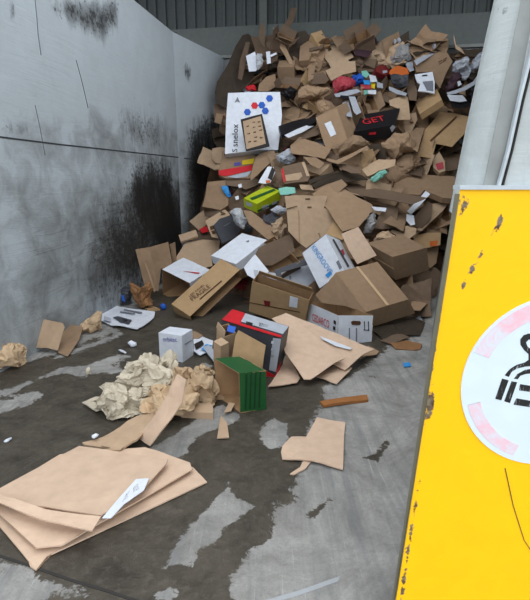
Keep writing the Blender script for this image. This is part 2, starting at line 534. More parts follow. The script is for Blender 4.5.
m3 = nd(nt, 'ShaderNodeMath', operation='MULTIPLY_ADD'); L(noi(nt, 17, 6, .75, dist=1.2), m3.inputs[0]); m3.inputs[1].default_value = .8; m3.inputs[2].default_value = -.4
m4 = nd(nt, 'ShaderNodeMath', operation='ADD'); L(mm.outputs[0], m4.inputs[0]); L(m3.outputs[0], m4.inputs[1]); mm = m4
L(mm.outputs[0], ad.inputs[1])
wf = ramp(nt, ad.outputs[0], .47, .55)
strk = noi(nt, 1, 6, .6, mapped(nt, (14, .8, 1), (0, 0, math.radians(-21))), .8)
dry = mix(nt, ramp(nt, noi(nt, 2.2, 7, .75, dist=.6), .36, .64), rgb(164, 163, 159), rgb(122, 121, 117))
dry = mix(nt, ramp(nt, noi(nt, 45, 6, .8), .5, .75, 0, .5), dry, rgb(92, 92, 90))
scr = noi(nt, 1, 6, .75, mapped(nt, (70, 1.5, 1), (0, 0, math.radians(-24))), .5)
dry = mix(nt, ramp(nt, scr, .6, .68, 0, .5), dry, rgb(186, 188, 188))
dry = mix(nt, ramp(nt, strk, .48, .7, 0, .6), dry, rgb(108, 110, 112))
dry = mix(nt, ramp(nt, mid, .55, .75, 0, .4), dry, rgb(86, 82, 78))
wc = mix(nt, ramp(nt, mid, .3, .7), rgb(50, 45, 38), rgb(84, 78, 68))
wc = mix(nt, ramp(nt, fine, .5, .8, 0, .45), wc, rgb(112, 108, 100))
L(mix(nt, wf, dry, wc), b.inputs['Base Color'])
rr = nd(nt, 'ShaderNodeMapRange'); rr.inputs[3].default_value = .75; rr.inputs[4].default_value = .5
L(wf, rr.inputs[0]); L(rr.outputs[0], b.inputs['Roughness'])
b.inputs['Specular IOR Level'].default_value = .35
bp = nd(nt, 'ShaderNodeBump'); bp.inputs['Strength'].default_value = .35; bp.inputs['Distance'].default_value = .02
L(fine, bp.inputs['Height']); L(bp.outputs[0], b.inputs['Normal'])
M['floor'] = m
fo = mk('floor', verts.tolist(), faces.tolist(), 'floor'); struct(fo)
a_ = fo.data.attributes.new('wet', 'FLOAT', 'POINT'); a_.data.foreach_set('value', wet.astype(np.float32))

# wall paint with scrapes and black smears
def wall_mat(name, base, low, streak_rot):
    m, nt, b, L = newmat(name)
    at = nd(nt, 'ShaderNodeAttribute', attribute_name='grime')
    ak = nd(nt, 'ShaderNodeAttribute', attribute_name='smear')
    n1 = noi(nt, 3.0, 6, .65, dist=.5); n2 = noi(nt, 18, 5, .7)
    vs = noi(nt, 1, 5, .65, mapped(nt, (6, 6, 2.0)), 1.0)        # vertical runs
    hs = noi(nt, 1, 6, .7, mapped(nt, (1.6, 1.6, 15)), 1.2)       # scrapes along the wall
    c = mix(nt, ramp(nt, n1, .35, .7), base, tuple(x * .9 for x in base[:3]) + (1,))
    def thresh(att, tex, wgt, lo, hi, mx=1.0):
        q = nd(nt, 'ShaderNodeMath', operation='MULTIPLY_ADD'); L(tex, q.inputs[0]); q.inputs[1].default_value = wgt; q.inputs[2].default_value = -wgt * .5
        s = nd(nt, 'ShaderNodeMath', operation='ADD'); L(q.outputs[0], s.inputs[0]); L(att, s.inputs[1])
        return ramp(nt, s.outputs[0], lo, hi, 0, mx)
    c = mix(nt, thresh(at.outputs['Fac'], n1, 1.1, .25, .85, .9), c, low)
    c = mix(nt, thresh(at.outputs['Fac'], hs, 2.0, .72, 1.0, .42), c, rgb(64, 62, 60))
    thin = noi(nt, 1, 6, .8, mapped(nt, (2.2, 2.2, 70), (math.radians(1.5), 0, 0)), .6)
    c = mix(nt, thresh(at.outputs['Fac'], thin, 2.6, .9, 1.05, .42), c, rgb(56, 54, 52))
    c = mix(nt, thresh(at.outputs['Fac'], noi(nt, 1, 6, .8, mapped(nt, (3, 3, 90)), .9), 2.4, .95, 1.1, .5), c, rgb(168, 172, 174))
    c = mix(nt, ramp(nt, noi(nt, 9, 8, .8, dist=1.5), .6, .72, 0, .3), c, rgb(84, 82, 78))
    c = mix(nt, ramp(nt, n2, .66, .78, 0, .3), c, rgb(74, 74, 74))
    c = mix(nt, thresh(ak.outputs['Fac'], vs, 1.3, .28, .95, .93), c, rgb(30, 32, 34))
    c = mix(nt, thresh(ak.outputs['Fac'], n2, 2.4, .5, .75, .75), c, rgb(38, 36, 34))
    L(c, b.inputs['Base Color'])
    b.inputs['Roughness'].default_value = .6; b.inputs['Specular IOR Level'].default_value = .3
    bp = nd(nt, 'ShaderNodeBump'); bp.inputs['Strength'].default_value = .25; bp.inputs['Distance'].default_value = .02
    L(hs, bp.inputs['Height']); L(bp.outputs[0], b.inputs['Normal'])
    return m
M['wall'] = wall_mat('scraped_wall_paint', rgb(186, 196, 202), rgb(98, 99, 97), 0)
M['wallb'] = wall_mat('grey_concrete', rgb(118, 124, 126), rgb(84, 84, 80), 0)

def wall_panel(name, A, B, z1, thick, grime, smear, mat='wall', nu=None, inward=None):
    """vertical wall from A to B (plan), front grid carries dirt attributes. grime/smear: polygons in pixels"""
    A = Vector((A[0], A[1], 0)); B = Vector((B[0], B[1], 0)); u = (B - A); Lw = u.length
    n = Vector((u.y, -u.x, 0)).normalized()
    if n.dot(inward) < 0: n.negate()
    nu = nu or int(Lw / .06) + 2; nv = int(z1 / .06) + 2
    uu, vv = np.meshgrid(np.linspace(0, Lw, nu), np.linspace(0, z1, nv))
    Q = np.stack([uu.ravel(), vv.ravel()], 1)
    ud = u.normalized()
    def tow(poly):
        r = []
        for x, y in poly:
            p = hit(x, y, A, n); r.append(((p - A).dot(ud), p.z))
        return r
    def acc(lst, base):
        g = base.copy()
        for poly, soft, k in lst: g = np.maximum(g, np.clip(poly_sdf(Q, tow(poly)) / soft * .5 + .5, 0, 1) * k)
        return g
    g0 = np.clip(1 - Q[:, 1] / 2.9, 0, 1) * .58
    G = acc(grime, g0); K = acc(smear, np.zeros(len(Q)))
    vs = [A + ud * a + Vector((0, 0, b)) for a, b in Q]
    idx = np.arange(nu * nv).reshape(nv, nu)
    fs = np.stack([idx[:-1, :-1], idx[:-1, 1:], idx[1:, 1:], idx[1:, :-1]], -1).reshape(-1, 4).tolist()
    if ud.cross(Vector((0, 0, 1))).dot(n) < 0: fs = [f[::-1] for f in fs]
    N = len(vs)
    for p in (A, B, B + Vector((0, 0, z1)), A + Vector((0, 0, z1))): vs.append(p - n * thick)
    for p in (A, B, B + Vector((0, 0, z1)), A + Vector((0, 0, z1))): vs.append(p)
    fs += [[N, N + 1, N + 2, N + 3], [N + 3, N + 2, N + 6, N + 7], [N, N + 3, N + 7, N + 4], [N + 1, N + 5, N + 6, N + 2]]
    o = struct(mk(name, vs, fs, mat))
    pad = np.zeros(8)
    a1 = o.data.attributes.new('grime', 'FLOAT', 'POINT'); a1.data.foreach_set('value', np.concatenate([G, pad]).astype(np.float32))
    a2 = o.data.attributes.new('smear', 'FLOAT', 'POINT'); a2.data.foreach_set('value', np.concatenate([K, pad]).astype(np.float32))
    return o
J = Vector((-1.455, 8.38, 0))
D1 = Vector((.1736, .9848, 0))
A0 = J - D1 * 10.5
IN = Vector((1, 0, 0))
ZT = 3.85
s1 = T([(115, 0), (150, 0), (275, 0), (270, 60), (235, 95), (215, 85), (160, 50), (120, 20)], 2.304, 0, 0)
wall_panel('wall_left', A0, J, ZT, .25,
           [(T([(0, 280), (60, 270), (140, 290), (230, 260), (400, 270), (420, 415), (0, 415)], 2.304, 0, 0), .3, .5),
            ([(0, 175), (120, 170), (188, 160), (190, 260), (130, 300), (0, 365)], .5, .62),
            ([(75, 190), (188, 165), (190, 260), (130, 300), (70, 325)], .6, .85),
            (s1, .1, .55)],
           [([(132, 172), (150, 160), (170, 168), (184, 228), (188, 262), (172, 270), (150, 250), (135, 225), (126, 200)], .3, .95),
            ([(120, 195), (190, 175), (195, 290), (120, 300), (96, 285), (98, 220)], .5, .72),
            ([(120, 112), (145, 110), (165, 118), (160, 150), (140, 148), (120, 130)], .3, .52),
            (T([(0, 285), (60, 285), (65, 310), (0, 300)], 2.304, 0, 0), .06, .5),
            (T([(405, 240), (418, 240), (436, 415), (420, 415)], 2.304, 0, 0), .08, .85),
            (s1, .12, .62), ([(10, 3), (16, 3), (15, 20), (9, 18)], .03, .6),
            ([(90, 268), (150, 258), (180, 262), (180, 300), (90, 310)], .4, .6)], inward=IN)
K2 = Vector((-.79, 9.98, 0))
wall_panel('wall_left_rear', J, K2, ZT, .25,
           [([(182, 150), (225, 140), (225, 300), (182, 300)], .3, .9)],
           [([(188, 130), (222, 105), (226, 210), (190, 240)], .25, .85), ([(184, 60), (192, 70), (190, 85), (184, 75)], .05, .6)], inward=IN)
BR = Vector((4.4, 9.05, 0)); BL = Vector((-1.2, 10.06, 0))
wall_panel('wall_back', BL, BR, ZT, .3, [], [], mat='wallb', inward=Vector((0, -1, 0)))
# joints of the wall panels and the long groove scratched along the left wall
def strip_on(name, pts, w, mat, p0, n, lift=.003, th=.004, par=None):
    """thin bead along a pixel polyline on a plane"""
    q = [hit(x, y, p0, n) for x, y in pts]; vs, fs = [], []
    for i, p in enumerate(q):
        t = (q[min(i + 1, len(q) - 1)] - q[max(i - 1, 0)]).normalized(); s = n.cross(t).normalized() * (w * .5)
        vs += [p - s + n * lift, p + s + n * lift, p + s + n * (lift - th), p - s + n * (lift - th)]
    for i in range(len(q) - 1):
        a = i * 4
        for k in range(4): fs.append([a + k, a + (k + 1) % 4, a + 4 + (k + 1) % 4, a + 4 + k])
    fs += [[3, 2, 1, 0], [len(vs) - 4 + i for i in range(4)]]
    return mk(name, vs, fs, mat, None, par)
NL = Vector((D1.y, -D1.x, 0))
M['groove'] = board('dark_groove', rgb(62, 66, 70), 0, .9, .2, .1)
M['joint'] = board('panel_joint', rgb(120, 126, 132), 0, .9, .3, .1)
M['edge'] = board('chipped_edge', rgb(190, 200, 206), 0, .7, .4, .3)
M['crack'] = board('crack_shadow', rgb(58, 56, 54), 0, .9, .2, .1)
def tr(o): return struct(o)
tr(strip_on('trim_1', [(-60, 130), (0, 137), (60, 144.5), (120, 151), (180, 157.5)], .014, 'groove', J, NL))
tr(strip_on('trim_2', [(34, -10), (37, 20), (38, 34), (41, 55)], .009, 'joint', J, NL))
tr(strip_on('trim_3', [(176, 32), (180, 110), (184, 190), (187, 262)], .05, 'groove', J, NL))
tr(strip_on('trim_4', [(76, 60), (82, 82), (88, 108)], .006, 'groove', J, NL))
tr(strip_on('trim_5', [(35, 105), (40, 128), (45, 155)], .006, 'joint', J, NL))
d2 = (K2 - J).normalized(); N2 = Vector((d2.y, -d2.x, 0))
tr(strip_on('trim_6', [(184, 158.2), (205, 161), (222, 163.5)], .014, 'groove', J, N2))
# floor cracks
tr(strip_on('trim_7', [(-10, 553), (30, 566), (70, 580), (110, 592), (150, 606)], .012, 'crack', Vector((0, 0, 0)), Vector((0, 0, 1)), .003))
M['scuff'] = board('pale_scuff', rgb(168, 172, 176), 0, .8, .3, .1)
tr(strip_on('trim_8', [(262, 604), (300, 593), (345, 577), (383, 565)], .02, 'scuff', Vector((0, 0, 0)), Vector((0, 0, 1)), .003))

# chipped lip along the top of the back wall
def box_between(name, p, ux, uy, uz, mat, parent=None):
    vs = [p + ux * i + uy * j + uz * k for i in (0, 1) for j in (0, 1) for k in (0, 1)]
    fs = [[0, 1, 3, 2], [4, 6, 7, 5], [0, 4, 5, 1], [2, 3, 7, 6], [0, 2, 6, 4], [1, 5, 7, 3]]
    if ux.cross(uy).dot(uz) < 0: fs = [f[::-1] for f in fs]
    return mk(name, vs, fs, mat, None, parent)
bu = (BR - BL).normalized(); bn = Vector((bu.y, -bu.x, 0))
Zv = Vector((0, 0, 1))
M['steel'] = board('dark_green_steel', rgb(92, 98, 96), 0, .6, .25, .1)
M['clad'] = board('ribbed_cladding', rgb(74, 80, 80), 0, .55, .2, .1)
M['ledge'] = board('ledge_concrete', rgb(126, 130, 128), 0, .8, .4, .2)
tr(box_between('trim_9', BL + Zv * (ZT - .03) + bn * .0, (BR - BL), bn * .05, Zv * .05, 'ledge'))
o = tr(box_between('trim_10', BL - bu * 4 - bn * .32 + Zv * (ZT - .1), (BR - BL) + bu * 6, bn * .1, Zv * .68, 'steel'))
# ribbed cladding above
def cladding(name, A, B, n, z0, z1, pitch=.2, dep=.05):
    u = (B - A); Lc = u.length; u.normalize(); k = int(Lc / pitch); prof = []
    for i in range(k):
        x = i * pitch
        prof += [(x, 0), (x + pitch * .62, 0), (x + pitch * .7, dep), (x + pitch * .92, dep)]
    prof.append((k * pitch, 0))
    vs = []
    for x, d in prof:
        for t in (0, -.02):
            p = A + u * x + n * (d + t)
            vs += [p + Zv * z0, p + Zv * z1]
    fs = []
    for i in range(len(prof) - 1):
        a = i * 4
        fs += [[a, a + 4, a + 5, a + 1], [a + 2, a + 3, a + 7, a + 6]]
    if u.cross(Zv).dot(n) < 0: fs = [f[::-1] for f in fs]
    return mk(name, vs, fs, 'clad')
struct(cladding('wall_back_upper', BL - bu * 4 - bn * .35, BR + bu * 2.2 - bn * .35, bn, ZT + .3, 6.3))
for i, px in enumerate((264, 366, 496)):
    p = hit(px, 10, BL - bn * .28, bn)
    p.z = ZT - .1
    tr(box_between('trim_%d' % (11 + i), p - bu * .07, bu * .14, bn * .1, Zv * 2.5, 'steel'))
# roof that keeps the heap in shade
M['roof'] = board('roof_sheet', rgb(96, 100, 100), 0, .7, .2, .1)
struct(mk('ceiling', [(-6, 7.2, 6.3), (8, 5.6, 6.3), (8.5, 11.5, 6.3), (-6, 11.5, 6.3), (-6, 7.2, 6.4), (8, 5.6, 6.4), (8.5, 11.5, 6.4), (-6, 11.5, 6.4)],
          [[0, 3, 2, 1], [4, 5, 6, 7], [0, 1, 5, 4], [1, 2, 6, 5], [2, 3, 7, 6], [3, 0, 4, 7]], 'roof'))

# right wall: leaning inner face, yellow painted end, white upper end
M['wallr'] = wall_mat('scuffed_white_paint', rgb(184, 192, 192), rgb(140, 144, 142), 0)
M['wallside'] = board('grey_side', rgb(150, 154, 152), 0, .8, .4, .3)
fb = Vector((.445, 1.36, 0)); ft = Vector((.85, 1.41, 3.85)); rb = Vector((3.42, 9.2, 0)); rt = Vector((4.08, 9.2, 3.85))
vs = [fb, fb + Vector((2.2, 0, 0)), rb + Vector((1.8, .3, 0)), rb, ft, ft + Vector((1.8, 0, 0)), rt + Vector((1.2, .3, 0)), rt]
fs = [[0, 4, 7, 3][::-1], [0, 1, 5, 4], [1, 2, 6, 5], [3, 7, 6, 2], [4, 5, 6, 7]]
def grid_quad(a, b, c, d, n, m_):
    v = []
    for i in range(n + 1):
        for j in range(m_ + 1):
            s, t = i / n, j / m_
            v.append(a * (1 - s) * (1 - t) + b * s * (1 - t) + c * s * t + d * (1 - s) * t)
    f = [[i * (m_ + 1) + j, (i + 1) * (m_ + 1) + j, (i + 1) * (m_ + 1) + j + 1, i * (m_ + 1) + j + 1] for i in range(n) for j in range(m_)]
    return v, f
struct(mk('wall_right', vs, fs, 'wallside'))
# upper white end: rounded at the bay edge
rr_ = .1
prof = []
def edge_at(z):
    """x of the bay edge of the end face at height z"""
    return lerp_tab(z, [(0, .432), (.25, .452), (1.56, .533), (2.03, .588), (3.85, .83)])
zs = [1.5, 1.75, 2.03, 2.5, 3.2, 3.85]
vs = []; ring = 9
for z in zs:
    x0 = edge_at(z) * 1.072; cx = x0 + rr_
    row = [Vector((x0 + .03, 1.58, z))]
    for k in range(ring):
        a = math.pi - (math.pi / 2) * k / (ring - 1)
        row.append(Vector((cx + rr_ * math.cos(a), 1.48 - rr_ * math.sin(a), z)))
    row.append(Vector((x0 + 1.9, 1.38, z))); row.append(Vector((x0 + 1.9, 1.58, z)))
    vs += row
W = ring + 3; fs = []
for i in range(len(zs) - 1):
    for j in range(W):
        a = i * W + j; b_ = i * W + (j + 1) % W
        fs.append([a, b_, b_ + W, a + W])
fs.append(list(range(W))[::-1]); fs.append([(len(zs) - 1) * W + j for j in range(W)])
for q_ in vs[:]: pass
o = struct(mk('wall_right_end', vs, fs, 'wallr'))
o.data.polygons.foreach_set('use_smooth', [False] * len(o.data.polygons))
for at_ in ('grime', 'smear'):
    a1 = o.data.attributes.new(at_, 'FLOAT', 'POINT'); a1.data.foreach_set('value', [.28 if at_ == 'grime' else .12] * len(vs))
# steel strip on the upper end
v = []; pp = [(497, 187), (507, 150), (518, 100), (531, 48), (545, -20)]
nF = Vector((0, -1, 0))
tr(strip_on('trim_14', pp, .007, 'edge', Vector((0, 1.375, 0)), nF, .012, .012))
tr(strip_on('trim_15', [(x + 4.5, y) for x, y in pp], .004, 'crack', Vector((0, 1.375, 0)), nF, .008, .008))

# yellow block
m, nt, b, L = newmat('yellow_paint')
at = nd(nt, 'ShaderNodeAttribute', attribute_name='chip')
n1 = noi(nt, 8, 5, .7, dist=.8); n2 = noi(nt, 40, 5, .7)
c = mix(nt, ramp(nt, n1, .35, .75, 0, .35), rgb(255, 196, 0), rgb(246, 178, 0))
c = mix(nt, ramp(nt, n2, .66, .8, 0, .25), c, rgb(190, 140, 40))
q = nd(nt, 'ShaderNodeMath', operation='MULTIPLY_ADD'); L(noi(nt, 30, 5, .7), q.inputs[0]); q.inputs[1].default_value = 1.2; q.inputs[2].default_value = -.6
s_ = nd(nt, 'ShaderNodeMath', operation='ADD'); L(q.outputs[0], s_.inputs[0]); L(at.outputs['Fac'], s_.inputs[1])
c = mix(nt, ramp(nt, s_.outputs[0], .42, .52), c, mix(nt, ramp(nt, n2, .4, .6), rgb(70, 50, 40), rgb(130, 120, 100)))
L(c, b.inputs['Base Color']); b.inputs['Roughness'].default_value = .5; b.inputs['Specular IOR Level'].default_value = .3
M['yel'] = m
YP = Vector((0, 1.35, 0))
zz = np.linspace(-.0, 1.578, 110)
nxu = 90; vs = []
for z in zz:
    x0 = edge_at(z)
    for k in range(nxu): vs.append(Vector((x0 + 1.6 * k / (nxu - 1), 1.35, z)))
Q = np.array([[v_.x, v_.z] for v_ in vs])
def fy(poly):
    return [((lambda p: (p.x, p.z))(hit(x, y, YP, nF))) for x, y in poly]
chips = [([(457, 196), (466, 194), (467, 203), (462, 214), (458, 212)], .02, .8),
         ([(500, 213), (506, 211), (505, 220), (495, 236), (490, 234)], .008, .9),
         ([(459, 290), (471, 264), (486, 243), (489, 246), (474, 272), (462, 291)], .008, .72),
         ([(426, 412), (430, 368), (434, 369), (436, 400), (430, 420)], .02, .8),
         ([(420, 470), (424, 420), (430, 424), (427, 440), (422, 480)], .02, .6),
         ([(400, 600), (414, 500), (419, 470), (421, 480), (417, 510), (405, 600)], .012, .55),
         ([(398, 604), (404, 560), (414, 500), (424, 420), (431, 360), (436, 330), (437.5, 332), (433, 366), (427, 424), (417, 502), (408, 560), (402, 604)], .016, .85),
         ([(436, 345), (441, 280), (446, 280), (442, 330)], .012, .5)]
chip = np.zeros(len(Q))
for poly, soft, k in chips: chip = np.maximum(chip, np.clip(poly_sdf(Q, fy(poly)) / soft * .5 + .5, 0, 1) * k)
nz_ = len(zz)
idx = np.arange(nz_ * nxu).reshape(nz_, nxu)
fs = np.stack([idx[:-1, :-1], idx[:-1, 1:], idx[1:, 1:], idx[1:, :-1]], -1).reshape(-1, 4).tolist()
N = len(vs)
# top ledge, left return, back
vs += [Vector((edge_at(0), 1.35, 0)), Vector((edge_at(1.578), 1.35, 1.578)), Vector((edge_at(1.578) + 1.6, 1.35, 1.578)),
       Vector((edge_at(0) + .1, 1.6, 0)), Vector((edge_at(1.578) + .1, 1.6, 1.578)), Vector((edge_at(1.578) + 1.6, 1.6, 1.578)),
       Vector((edge_at(0) + 1.6, 1.35, 0)), Vector((edge_at(0) + 1.6, 1.6, 0))]
fs2 = [[N + 1, N + 2, N + 5, N + 4], [N, N + 1, N + 4, N + 3], [N + 3, N + 4, N + 5, N + 7], [N + 2, N + 6, N + 7, N + 5]]
o = struct(mk('wall_right_front', vs, fs + fs2, ['yel', 'wallside', 'edge'], [0] * len(fs) + [2, 1, 1, 0]))
a1 = o.data.attributes.new('chip', 'FLOAT', 'POINT'); a1.data.foreach_set('value', np.concatenate([chip, np.zeros(8)]).astype(np.float32))
tr(box_between('trim_19', Vector((edge_at(1.578) - .004, 1.343, 1.572)), Vector((1.6, 0, 0)), Vector((0, .05, 0)), Vector((0, 0, .011)), 'edge'))
# thin steel corner along the bay edge of the yellow face
ep = []
vs, fs = [], []
for z in np.linspace(.0, 1.56, 14):
    x0 = edge_at(z)
    vs += [Vector((x0 - .004, 1.37, z)), Vector((x0 + .001, 1.346, z)), Vector((x0 + .001, 1.37, z))]
for i in range(13):
    a = i * 3
    for k in range(3): fs.append([a + k, a + (k + 1) % 3, a + 3 + (k + 1) % 3, a + 3 + k])
M['dedge'] = board('worn_steel_edge', rgb(126, 122, 104), 0, .7, .5, .3)
tr(mk('trim_16', vs, fs, 'dedge'))
tr(strip_on('trim_17', [(505, 468), (513, 505), (524, 540), (532, 552)], .0022, 'crack', YP, nF, .002, .002))
# low concrete fillet along the foot of the right wall
q0 = onz(345, 557); q1 = onz(398, 430); q2 = onz(430, 300)
def wx(y): return .445 + (3.42 - .445) * (y - 1.36) / (9.2 - 1.36)
vs = []
for p, h in ((Vector((.12, 1.2, 0)), .07), (q0, .07), (q1, .06), (q2, .03)):
    vs += [Vector((p.x, p.y, .002)), Vector(((p.x + wx(p.y)) / 2, p.y, h * .35)), Vector((wx(p.y) + .02, p.y, h)), Vector((wx(p.y) + .02, p.y, 0))]
fs = []
for i in range(3):
    a = i * 4
    for k in range(3): fs.append([a + k, a + k + 1, a + 5 + k, a + 4 + k])
fs += [[0, 3, 2, 1]]
M['fillet'] = board('fillet_concrete', rgb(126, 128, 130), 0, .8, .35, .4)
tr(mk('trim_18', vs, fs, 'floor'))

# round prohibition sign
sc = hit(552, 383, YP, nF)
R_ = (hit(547.5, 300, YP, nF) - sc).length
R_ = (hit(461, 383, YP, nF) - sc).length
def disc(name, c, r, y, th, mat, parent, org, a0=0, a1=2 * math.pi, r0=0.0, N=72):
    vs, fs = [], []
    for k in range(N + 1):
        a = a0 + (a1 - a0) * k / N
        for rad in (r0, r):
            for yy in (y, y + th): vs.append(Vector((c.x + rad * math.cos(a), yy, c.z + rad * math.sin(a))))
    for k in range(N):
        a = k * 4; b2 = a + 4
        fs += [[a, a + 2, b2 + 2, b2][::-1], [a + 1, b2 + 1, b2 + 3, a + 3][::-1], [a + 2, a + 3, b2 + 3, b2 + 2][::-1]]
        if r0: fs.append([a, b2, b2 + 1, a + 1][::-1])
    return kid(name, vs, fs, mat, parent, org)
m, nt, b, L = newmat('faded_sign_face')
n1 = noi(nt, 9, 4, .6); n2 = noi(nt, 1, 5, .7, mapped(nt, (60, 60, 6)), .3)
c = mix(nt, ramp(nt, n1, .3, .7, 0, .5), rgb(214, 228, 236), rgb(198, 216, 226))
c = mix(nt, ramp(nt, n2, .66, .74, 0, .5), c, rgb(160, 168, 174))
L(c, b.inputs['Base Color']); b.inputs['Roughness'].default_value = .45
M['signface'] = m
m, nt, b, L = newmat('faded_red_ring')
n1 = noi(nt, 14, 6, .75, dist=.8)
c = mix(nt, ramp(nt, n1, .38, .66), rgb(232, 184, 196), rgb(208, 222, 232))
L(c, b.inputs['Base Color']); b.inputs['Roughness'].default_value = .5
M['fadedred'] = m
m, nt, b, L = newmat('scratched_black_ink')
n1 = noi(nt, 1, 5, .7, mapped(nt, (160, 160, 22)), .6)
c = mix(nt, ramp(nt, n1, .58, .66), rgb(22, 22, 24), rgb(180, 190, 196))
L(c, b.inputs['Base Color']); b.inputs['Roughness'].default_value = .45
M['scratchink'] = m
org = Vector((sc.x, 1.35, sc.z))
sign = empty('no_smoking_sign', org)
tag(sign, 'round white no smoking sign with faded red ring on the yellow wall end', 'sign')
disc('sign_plate', sc, R_, 1.3465, .0035, 'signface', sign, org)
disc('faded_ring', sc, R_ * .97, 1.3455, .001, 'fadedred', sign, org, math.radians(95), math.radians(158), R_ * .79)
disc('faded_ring', sc, R_ * .94, 1.3455, .001, 'fadedred', sign, org, math.radians(196), math.radians(250), R_ * .80)
def spoly(nm, poly):
    q = [hit(x, y, Vector((0, 1.3455, 0)), nF) for x, y in poly]
    v_, f_, _ = slab_bm(q, nF, .001, 0, 1, 0)
    kid(nm, v_, f_, 'scratchink', sign, org)
def U(l): return [(x / 6 + 485, y / 6 + 320) for x, y in l]
spoly('cigarette_end', U([(103, 352), (142, 362), (98, 482), (62, 474)]))
spoly('cigarette_stripe', U([(160, 368), (193, 374), (150, 498), (116, 488)]))
spoly('smoke_curl', U([(119, 332), (150, 295), (190, 270), (240, 255), (262, 240), (262, 205), (235, 180), (214, 150), (212, 118), (232, 92), (262, 82), (300, 84), (300, 116), (262, 118), (246, 135), (256, 160), (300, 190), (300, 275), (240, 280), (190, 292), (160, 312), (143, 342)]))
spoly('smoke_curl', U([(175, 352), (195, 325), (240, 300), (300, 290), (300, 318), (245, 324), (212, 335), (196, 356)]))
spoly('cigarette_side', U([(212, 385), (300, 400), (300, 436), (205, 422)]))
spoly('cigarette_side', U([(188, 470), (300, 490), (300, 528), (172, 508)]))

# ------------------------------------------------------------------ light
w = bpy.data.worlds.new('overcast'); S.world = w; w.use_nodes = True
wn = w.node_tree; bg = wn.nodes['Background']
tc = wn.nodes.new('ShaderNodeTexCoord'); sp = wn.nodes.new('ShaderNodeSeparateXYZ')
wn.links.new(tc.outputs['Generated'], sp.inputs[0])
cr = wn.nodes.new('ShaderNodeValToRGB'); wn.links.new(sp.outputs['Z'], cr.inputs[0])
cr.color_ramp.elements[0].position = 0.0; cr.color_ramp.elements[0].color = (.20, .20, .20, 1)
cr.color_ramp.elements[1].position = .08; cr.color_ramp.elements[1].color = (.80, .84, .90, 1)
e3 = cr.color_ramp.elements.new(1.0); e3.color = (.95, .97, 1.0, 1)
wn.links.new(cr.outputs[0], bg.inputs[0]); bg.inputs[1].default_value = 2.35
S.view_settings.view_transform = 'Standard'; S.view_settings.look = 'None'
S.view_settings.gamma = 1; S.view_settings.use_curve_mapping = False
S.view_settings.exposure = 0.13
# ------------------------------------------------------------------ mound that carries the heap
m, nt, b, L = newmat('packed_cardboard_mound')
n1 = noi(nt, 7, 5, .7, dist=.8); n2 = nd(nt, 'ShaderNodeTexVoronoi'); n2.inputs['Scale'].default_value = 9
g_ = nd(nt, 'ShaderNodeNewGeometry'); L(g_.outputs['Position'], n2.inputs['Vector'])
c = mix(nt, ramp(nt, n1, .35, .7), rgb(58, 44, 34), rgb(104, 78, 56))
c = mix(nt, ramp(nt, n2.outputs['Color'], .2, .8, 0, .5), c, rgb(120, 92, 66))
L(c, b.inputs['Base Color']); b.inputs['Roughness'].default_value = .9
M['mound'] = m
M['rust'] = board('rusty_brown_paper', rgb(142, 104, 70), .05)
gxs = np.linspace(-1.7, 3.95, 110); gys = np.linspace(5.3, 10.0, 100)
vs, vid = [], {}
for j, y in enumerate(gys):
    for i, x in enumerate(gxs):
        h = H(x, y) - .16 - .6 * min(max((-.45 - x) / .5, 0), 1) * (1 if H(x, y) > .3 else 0)
        p = Vector((x, y, h))
        if h > -.1:
            d = noise.voronoi(Vector((x, y, h)) * 3.2)[0]
            h += (noise.noise(Vector((x, y, 3)) * 2.3) * .16 + (d[1] - d[0]) * .12 - .06)
        x2 = x; y2 = y
        # keep inside walls
        if x < 3: 
            wl = (A0 + D1 * ((y - A0.y) / D1.y)).x if y < J.y else (J + (K2 - J) * ((y - J.y) / (K2.y - J.y))).x
            x2 = max(x, wl + .02)
        wr = .445 + (3.42 - .445) * (y - 1.36) / 7.84 + max(h, 0) * .17
        x2 = min(x2, wr - .02)
        vs.append(Vector((x2, min(y2, yback(x2) - .03), max(h, -.12))))
fs = []
w_ = len(gxs)
for j in range(len(gys) - 1):
    for i in range(w_ - 1):
        q = [j * w_ + i, j * w_ + i + 1, (j + 1) * w_ + i + 1, (j + 1) * w_ + i]
        if max(vs[k].z for k in q) > -.05: fs.append(q)
o = mk('packed_cardboard', vs, fs, 'mound')
tag(o, 'dense mass of crushed waste cardboard filling the core of the big heap', 'cardboard heap', kind='stuff')

def s33(p, ox, oy, s=5.3): return T(p, s, ox, oy)
SH, CT, CR = sheet, carton, crumple
